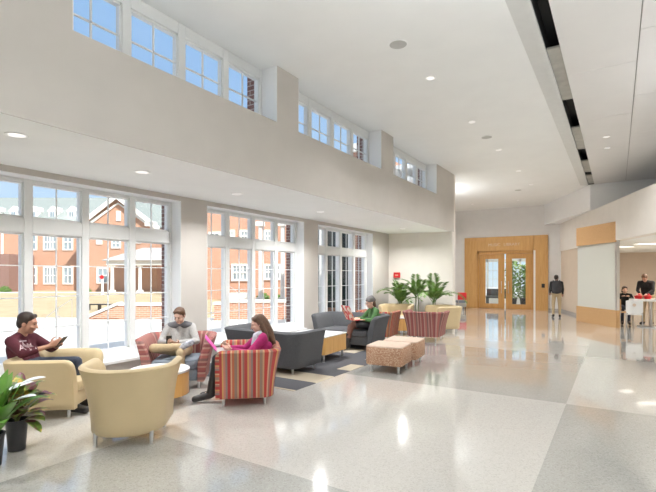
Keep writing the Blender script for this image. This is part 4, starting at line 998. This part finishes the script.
def person(label, loc, th, J, skin, top, bottom, shoes, hair, hairstyle='short', boots=False, headrot=(0, 0, 0), curl=.6, hands=None, sleeves=1.0, legmat=None, hem=.0, yoke=None, vox=.0068, scale=1.0, hat=None, female=False, glasses=False):
    t = thing('person', label, 'person', loc, th); t.scale = (scale,)*3
    g = lambda k: V(J[k])
    hc = g('head'); he = Euler([R(a) for a in headrot], 'XYZ'); hm = he.to_matrix()
    H = lambda x, y, z: hc+hm@V((x, y, z))
    sw = (g('shR')-g('shL')).length
    def torso(b, gr, lo=0.0):
        P, C, NK = g('pelvis'), g('chest'), g('neck'); f = .94 if female else 1
        ax = (g('shR')-g('shL')).normalized(); fw = V((0, 0, 1)).cross(ax)*1
        for s in (-1, 1):
            b.cap(P+ax*s*.075*f+V((0, 0, lo)), C+ax*s*.078*f, (.098+gr)*f, (.090+gr)*f, 14)
            b.cap(C+ax*s*.078*f, g('shR' if s > 0 else 'shL')-ax*s*.03, (.088+gr)*f, .058+gr, 12)
            b.cap(g('shR' if s > 0 else 'shL'), NK+V((0, 0, -.015)), .048+gr, .048+gr, 10)
        b.cap(P+V((0, 0, lo)), C, (.10+gr)*f, (.095+gr)*f, 14); b.cap(C, NK+V((0, 0, -.03)), .09+gr, .055+gr, 12)
        if female:
            for s in (-1, 1): b.ell(C+ax*s*.065-fw*-.075*(-1)+V((0, 0, -.01)), (.058+gr, .05+gr, .055+gr))
    def arm(b, gr, frac=1.0, hands_=False):
        for s in 'LR':
            S, E_, Wr = g('sh'+s), g('el'+s), g('wr'+s)
            b.cap(S, E_, .050+gr, .040+gr, 12); e2 = E_.lerp(Wr, frac); b.cap(E_, e2, .040+gr, (.040-(.040-.026)*frac)+gr, 12)
    def legs_(b, gr, full=True):
        ax = (g('hipR')-g('hipL')).normalized()
        b.cap(g('hipL')-ax*-.0, g('hipR'), .095+gr, .095+gr, 14)
        for s in 'LR':
            Hp, K, A = g('hip'+s), g('kn'+s), g('an'+s)
            b.cap(Hp, K, .080+gr, .056+gr, 14); b.cap(K, A, .054+gr, .037+gr, 12); b.ell(K.lerp(A, .3), (.05+gr*.5,)*3)
    b = MB()
    torso(b, -.012); arm(b, -.004); legs_(b, -.012)
    for s in 'LR': b.cap(g('an'+s), g('an'+s).lerp(g('to'+s), .6), .028, .020, 10)
    b.cap(g('neck')+V((0, 0, -.04)), H(0, -.02, -.04), .053 if not female else .045, .050 if not female else .043, 12)
    b.ell(H(0, -.012, .022), (.073, .092, .088), he); b.ell(H(0, .022, -.03), (.058, .066, .084), he); b.ell(H(0, .052, -.088), (.030, .028, .022), he)
    b.cap(H(0, .086, .008), H(0, .104, -.028), .0075, .0125, 8); b.ell(H(0, .068, .026), (.048, .020, .012), he); b.ell(H(0, .080, -.060), (.023, .012, .010), he)
    for s in (-1, 1): b.ell(H(s*.075, -.008, -.012), (.011, .021, .031), he); b.ell(H(s*.034, .062, -.028), (.024, .022, .022), he)
    for s, hd in zip('LR', hands or ((None,)*2)):
        Wr, E_ = g('wr'+s), g('el'+s); D = (Wr-E_)
        if hd: hand(b, Wr, hd[0], hd[1], hd[2], hd[3] if len(hd) > 3 else curl)
        else: hand(b, Wr, D, (0, 0, -1), ((1 if s == 'L' else -1), 0, 0), curl)
    body = remesh('body', b, vox, skin, t, 3)
    for s in (-1, 1):
        b = MB(); b.ell(H(s*.030, .079, .006), (.0105, .006, .0048), he); e = b.build('eye', M['eye'], t, smooth=True)
        b = MB(); b.cap(H(s*.019, .0845, .0255), H(s*.044, .073, .0265), .0028, .002, 6); b.build('eyebrow', hair, t, smooth=True)
    b = MB(); b.cap(H(-.017, .0865, -.060), H(.017, .0865, -.060), .0065, .0065, 8); b.build('mouth', M['lip'], t, smooth=True)
    # clothes
    b = MB(); torso(b, .006, hem); arm(b, .010, sleeves); tp = remesh('top', b, .011, top, t, 4)
    if yoke:
        b = MB()
        for s in 'LR': b.cap(g('sh'+s).lerp(g('neck'), .12), g('neck')+V((0, 0, -.02)), .061, .066, 10)
        remesh('yoke', b, .011, yoke, t, 4)
    b = MB(); legs_(b, .008); remesh('trousers' if not legmat else 'leggings', b, .011, bottom, t, 3)
    for s in 'LR':
        A, T_ = g('an'+s), g('to'+s); d = (T_-A); dn = d.normalized(); up = -(g('kn'+s)-A).normalized()
        b = MB(); b.cap(A+up*.01-dn*.02, A+up*.01-dn*.015, .046, .046); b.cap(A+dn*.0+up*.035, T_, .048, .041, 12); b.cap(A+up*.045-dn*.03, T_, .040, .036, 12)
        if boots: b.cap(A, A-up*.14, .050, .054, 12)
        remesh('boot' if boots else 'shoe', b, .009, shoes, t, 3)
    b = MB()
    if hairstyle != 'hat':
        b.ell(H(0, -.024, .044), (.082, .093, .078), he); b.ell(H(0, -.055, -.005), (.070, .056, .075), he)
        for s in (-1, 1): b.ell(H(s*.058, -.022, .022), (.026, .050, .055), he)
        b.cap(H(-.038, .036, .082), H(.038, .038, .080), .026, .024, 10)
    if hairstyle == 'long':
        for s in (-1, 1):
            b.cap(H(s*.060, -.02, .02), H(s*.075, -.03, -.12), .034, .032); b.cap(H(s*.075, -.03, -.12), H(s*.080, -.025, -.27), .034, .020)
        b.cap(H(0, -.06, 0), H(0, -.085, -.16), .075, .070); b.cap(H(0, -.085, -.16), H(0, -.10, -.31), .068, .035)
    if hairstyle == 'bob':
        for s in (-1, 1): b.cap(H(s*.062, -.02, .02), H(s*.066, -.03, -.07), .030, .024)
        b.cap(H(0, -.06, 0), H(0, -.065, -.06), .070, .058)
    if hairstyle == 'hat':
        for s in (-1, 1): b.cap(H(s*.05, -.055, -.02), H(s*.05, -.06, -.08), .032, .025)
        b.cap(H(0, -.065, 0), H(0, -.08, -.09), .06, .045)
    remesh('hair', b, .008, hair, t, 2)
    if hat:
        b = MB(); b.ell(H(0, -.022, .060), (.090, .102, .082), he); b.cap(H(-.05, .04, .052), H(.05, .04, .052), .030, .030); b.cap(H(0, -.1, .03), H(0, -.06, .1), .045, .05); remesh('beanie', b, .008, hat, t, 2)
    if glasses:
        b = MB()
        for s in (-1, 1):
            b.tube([H(s*.032+.022*math.cos(q*PI/8), .094, .004+.018*math.sin(q*PI/8)) for q in range(17)], .0025, 6); b.tube([H(s*.054, .09, .008), H(s*.078, -.01, .006)], .002, 6)
        b.tube([H(-.01, .096, .008), H(.01, .096, .008)], .0025, 6); b.build('glasses', M['black'], t)
    return t, tp
def wm(t): return Matrix.Translation(t.location) @ Matrix.Rotation(t.rotation_euler.z, 4, 'Z') @ Matrix.Scale(t.scale[0], 4)
def phone(t, p, rot, label):
    o = thing('phone', label, 'phone'); o.matrix_world = wm(t) @ Matrix.Translation(p) @ Euler([R(a) for a in rot]).to_matrix().to_4x4()
    b = MB(); pad(b, -.036, .036, -.005, .004, -.072, .072, .004, .002); b.build('case', M['black'], o); b = MB(); b.box(-.032, -.0065, -.065, .032, -.0045, .065); b.build('screen', M['darkglass'], o); return o
UPV = (0, 0, 1)
# maroon sweatshirt
J = dict(pelvis=(0, -.13, .49), chest=(0, -.19, .68), neck=(0, -.19, .835), head=(0, -.115, .955), shL=(-.165, -.18, .775), shR=(.165, -.18, .775), elL=(-.24, -.01, .64), elR=(.245, .0, .66), wrL=(-.06, .20, .71), wrR=(.10, .20, .72),
         hipL=(-.09, -.09, .475), hipR=(.09, -.09, .475), knL=(-.11, .36, .51), knR=(.11, .36, .51), anL=(-.11, .46, .10), anR=(.11, .44, .10), toL=(-.12, .62, .045), toR=(.12, .60, .045))
p1, top1 = person('person in a maroon sweatshirt looking at a phone in the cream armchair', (-5.77, 2.63, 0), face(.86, .51), J, M['skin1'], M['maroon'], M['denim'], M['boot'], M['hairb'], headrot=(-14, 0, 14), sleeves=.45, scale=1.08,
    hands=(((.45, .6, .35), (.8, -.3, .2), (.1, -.4, .9), .55), ((-.45, .6, .35), (-.8, -.3, .2), (.0, -.4, .9), .55)))
phone(p1, (.03, .285, .755), (-40, 0, 0), 'phone held by the person in the maroon sweatshirt')
def logo(parts, t, c, n, m, host):
    bv = BVHTree.FromPolygons([v.co.copy() for v in host.data.vertices], [p.vertices[:] for p in host.data.polygons])
    n = V(n).normalized(); sx = V((0, 0, 1)).cross(n).normalized(); up = n.cross(sx); b = MB()
    for s, size, ox, oy in parts:
        o = text('tmp', s, size, 0, m, (0, 0, 0), (0, 0, 0)); bm = bmesh.new(); bm.from_mesh(o.data); bmesh.ops.triangulate(bm, faces=bm.faces[:])
        for _ in range(2): bmesh.ops.subdivide_edges(bm, edges=bm.edges[:], cuts=1)
        bm.verts.ensure_lookup_table(); vs = []
        for v in bm.verts:
            p = V(c)+sx*(v.co.x+ox)+up*(v.co.y+oy); h = bv.ray_cast(p+n*.4, -n)
            vs.append((h[0] if h[0] else p)+n*.003)
        b.add(vs, [tuple(q.index for q in f.verts) for f in bm.faces]); bm.free(); bpy.data.objects.remove(o)
    return b.build('shirt_lettering', m, t)
logo([('T', .15, 0, 0), ('A', .085, -.062, -.012), ('M', .085, .068, -.012)], p1, (.07, -.12, .715), (.62, .78, .1), M['logo'], top1)
# grey sweater
J = dict(pelvis=(0, -.14, .51), chest=(0, -.16, .72), neck=(0, -.13, .885), head=(.0, -.055, 1.0), shL=(-.17, -.14, .825), shR=(.17, -.14, .825), elL=(-.255, -.02, .62), elR=(.255, -.03, .62), wrL=(-.03, .17, .63), wrR=(.12, .18, .64),
         hipL=(-.09, -.10, .49), hipR=(.09, -.10, .49), knL=(-.09, .36, .51), knR=(.30, .24, .57), anL=(-.09, .40, .10), anR=(-.09, .33, .60), toL=(-.10, .56, .045), toR=(-.24, .37, .66))
p2, _ = person('person in a grey knit sweater and khaki trousers, one ankle on the knee', (-5.42, 4.38, 0), face(.66, -.75), J, M['skin2'], M['heather'], M['khaki'], M['sneaker'], M['hairl'], headrot=(-28, 0, -18), yoke=M['yoke'],
    hands=(((.5, .7, .1), (.4, .0, .9), (-.4, -.4, .5), .4), ((-.2, .85, .25), (-.9, 0, .3), (0, -.3, 1), .6)))
phone(p2, (.085, .27, .69), (-35, 0, 12), 'phone held by the person in the grey sweater')
# magenta top
J = dict(pelvis=(0, -.13, .50), chest=(0, -.20, .69), neck=(0, -.21, .845), head=(0, -.155, .965), shL=(-.15, -.20, .79), shR=(.15, -.20, .79), elL=(-.21, -.02, .61), elR=(.21, .0, .61), wrL=(-.09, .17, .645), wrR=(.10, .18, .645),
         hipL=(-.085, -.09, .48), hipR=(.085, -.09, .48), knL=(-.07, .37, .54), knR=(.08, .36, .52), anL=(-.05, .45, .12), anR=(.08, .36, .12), toL=(-.07, .64, .05), toR=(.10, .55, .05))
p3, _ = person('person with long brown hair in a magenta top and black boots', (-4.05, 4.345, 0), face(-.68, -.73), J, M['skin2'], M['magenta'], M['blackcloth'], M['boot'], M['hairl'], 'long', True, (-20, 0, 4), legmat=1, female=True,
    hands=(((.2, .9, .1), (.6, 0, .6), (-.3, 0, 1), .5), ((-.2, .9, .1), (-.6, 0, .6), (.3, 0, 1), .5)))
b = MB(); b.cap((0, -.19, .85), (-.05, -.12, .80), .052, .042); b.cap((-.05, -.12, .81), (-.05, -.09, .67), .038, .028); b.cap((.04, -.12, .81), (.045, -.09, .68), .034, .028); b.cap((-.07, -.17, .83), (.07, -.17, .83), .045, .045); remesh('scarf', b, .009, M['scarf'], p3, 2)
o = thing('laptop', 'hot pink laptop resting on the lap of the person in magenta', 'laptop'); o.matrix_world = wm(p3) @ Matrix.Translation((0, .28, .635))
b = MB(); b.box(-.16, -.10, 0, .16, .10, .014); b.build('keyboard_base', M['metal'], o, bevel=.004)
b = MB(); b.obox((0, .165, .10), (.32, .008, .22), Euler((R(-38), 0, 0))); b.build('lid', M['pink'], o, bevel=.003)
# green top
J = dict(pelvis=(0, -.12, .53), chest=(0, -.15, .73), neck=(0, -.13, .885), head=(0, -.06, 1.005), shL=(-.155, -.14, .825), shR=(.155, -.14, .825), elL=(-.24, -.0, .64), elR=(.23, .02, .64), wrL=(-.09, .19, .66), wrR=(.10, .19, .66),
         hipL=(-.085, -.08, .51), hipR=(.085, -.08, .51), knL=(-.06, .36, .56), knR=(.05, .38, .50), anL=(.10, .46, .22), anR=(.03, .46, .11), toL=(.17, .60, .15), toR=(.04, .62, .045))
p4, _ = person('person in a green top, grey beanie and glasses on the far charcoal sofa', (-4.52, 8.62, 0), face(-.60, -.80), J, M['skin2'], M['green'], M['brownleg'], M['boot'], M['hairl'], 'hat', True, (-14, 0, 0), legmat=1, hat=M['beanie'], female=True, glasses=True,
    hands=(((.3, .9, .1), (.5, 0, -.8), (.8, 0, .3), .3), ((-.3, .9, .1), (-.5, 0, -.8), (-.8, 0, .3), .3)))
b = MB(); b.cap((-.10, -.08, .52), (-.09, .26, .555), .105, .085); b.cap((.10, -.08, .52), (.08, .26, .535), .105, .085); b.cap((-.08, .0, .53), (.08, .0, .53), .10, .10); remesh('skirt', b, .011, M['blackcloth'], p4, 3)
o = thing('laptop', 'laptop in a red and white print cover on the lap of the person in green', 'laptop'); o.matrix_world = wm(p4) @ Matrix.Translation((0, .27, .645))
b = MB(); b.box(-.19, -.13, 0, .19, .13, .016); b.build('keyboard_base', M['floral'], o, bevel=.004)
b = MB(); b.obox((0, .19, .15), (.46, .012, .33), Euler((R(-22), 0, 0))); b.build('lid', M['floral'], o, bevel=.004)
# walking with backpack
J = dict(pelvis=(0, 0, .98), chest=(0, .0, 1.24), neck=(0, .0, 1.43), head=(0, .03, 1.57), shL=(-.18, 0, 1.38), shR=(.18, 0, 1.38), elL=(-.22, -.03, 1.12), elR=(.22, -.04, 1.12), wrL=(-.22, .14, .98), wrR=(.23, .12, .94),
         hipL=(-.09, 0, .92), hipR=(.09, 0, .92), knL=(-.11, .03, .50), knR=(.11, -.03, .50), anL=(-.12, -.08, .09), anR=(.12, .02, .08), toL=(-.14, .06, .04), toR=(.14, .18, .04))
p5, _ = person('person in khaki trousers walking away beside the entrance wall', (-1.93, 19.05, 0), R(10), J, M['skin1'], M['blackcoat'], M['khaki'], M['boot'], M['hairb'], vox=.009, scale=.95, headrot=(-5, 0, -20))
o = thing('backpack', 'charcoal backpack worn by the person walking away', 'backpack'); o.matrix_world = wm(p5) @ Matrix.Translation((0, -.10, .95))
b = MB(); b.ell((0, -.10, .26), (.19, .13, .27)); b.ell((0, -.12, .16), (.185, .13, .17)); b.ell((0, -.20, .13), (.14, .07, .13)); remesh('bag_body', b, .012, M['pack'], o, 3)
b = MB(); b.tube([(-.04, -.03, .52), (-.04, -.05, .57), (.04, -.05, .57), (.04, -.03, .52)], .010); b.build('grab_loop', M['black'], o)
for s in (-1, 1): b = MB(); b.tube([(s*.09, -.02, .47), (s*.12, .10, .52), (s*.13, .21, .40), (s*.14, .20, .22), (s*.14, .08, .06), (s*.12, -.05, .04)], .018); b.build('shoulder_strap', M['black'], o, smooth=True)
# cafe people
J = dict(pelvis=(0, -.05, .98), chest=(0, .05, 1.23), neck=(0, .13, 1.41), head=(0, .23, 1.51), shL=(-.185, .10, 1.36), shR=(.185, .10, 1.36), elL=(-.21, .17, 1.10), elR=(.21, .17, 1.10), wrL=(-.10, .33, 1.0), wrR=(.10, .34, 1.02),
         hipL=(-.09, -.05, .92), hipR=(.09, -.05, .92), knL=(-.11, .02, .50), knR=(.11, .02, .50), anL=(-.12, -.04, .09), anR=(.12, -.04, .09), toL=(-.14, .12, .04), toR=(.14, .12, .04))
person('person in a dark coat standing and bending over the white cafe table', (.82, 17.75, 0), face(-.35, -.94), J, M['skin1'], M['blackcoat'], M['khaki'], M['boot'], M['hairl'], vox=.009, scale=1.0, headrot=(-42, 0, 0))
J = dict(pelvis=(0, -.10, .55), chest=(0, -.10, .82), neck=(0, -.08, .99), head=(0, -.02, 1.11), shL=(-.155, -.09, .93), shR=(.155, -.09, .93), elL=(-.22, .10, .78), elR=(.22, .10, .78), wrL=(-.10, .30, .90), wrR=(.10, .30, .90),
         hipL=(-.085, -.08, .54), hipR=(.085, -.08, .54), knL=(-.09, .34, .54), knR=(.09, .34, .54), anL=(-.09, .34, .10), anR=(.09, .34, .10), toL=(-.1, .5, .045), toR=(.1, .5, .045))
person('dark-haired seated person in black behind the cafe table', (.22, 17.75, 0), face(.05, -1), J, M['skin2'], M['blackcoat'], M['denim'], M['boot'], M['hairb'], 'bob', vox=.009, headrot=(-10, 0, 12), female=True)
cafechair('white cafe chair under the dark-haired seated person', (.22, 17.75, 0), PI, 'laminate')
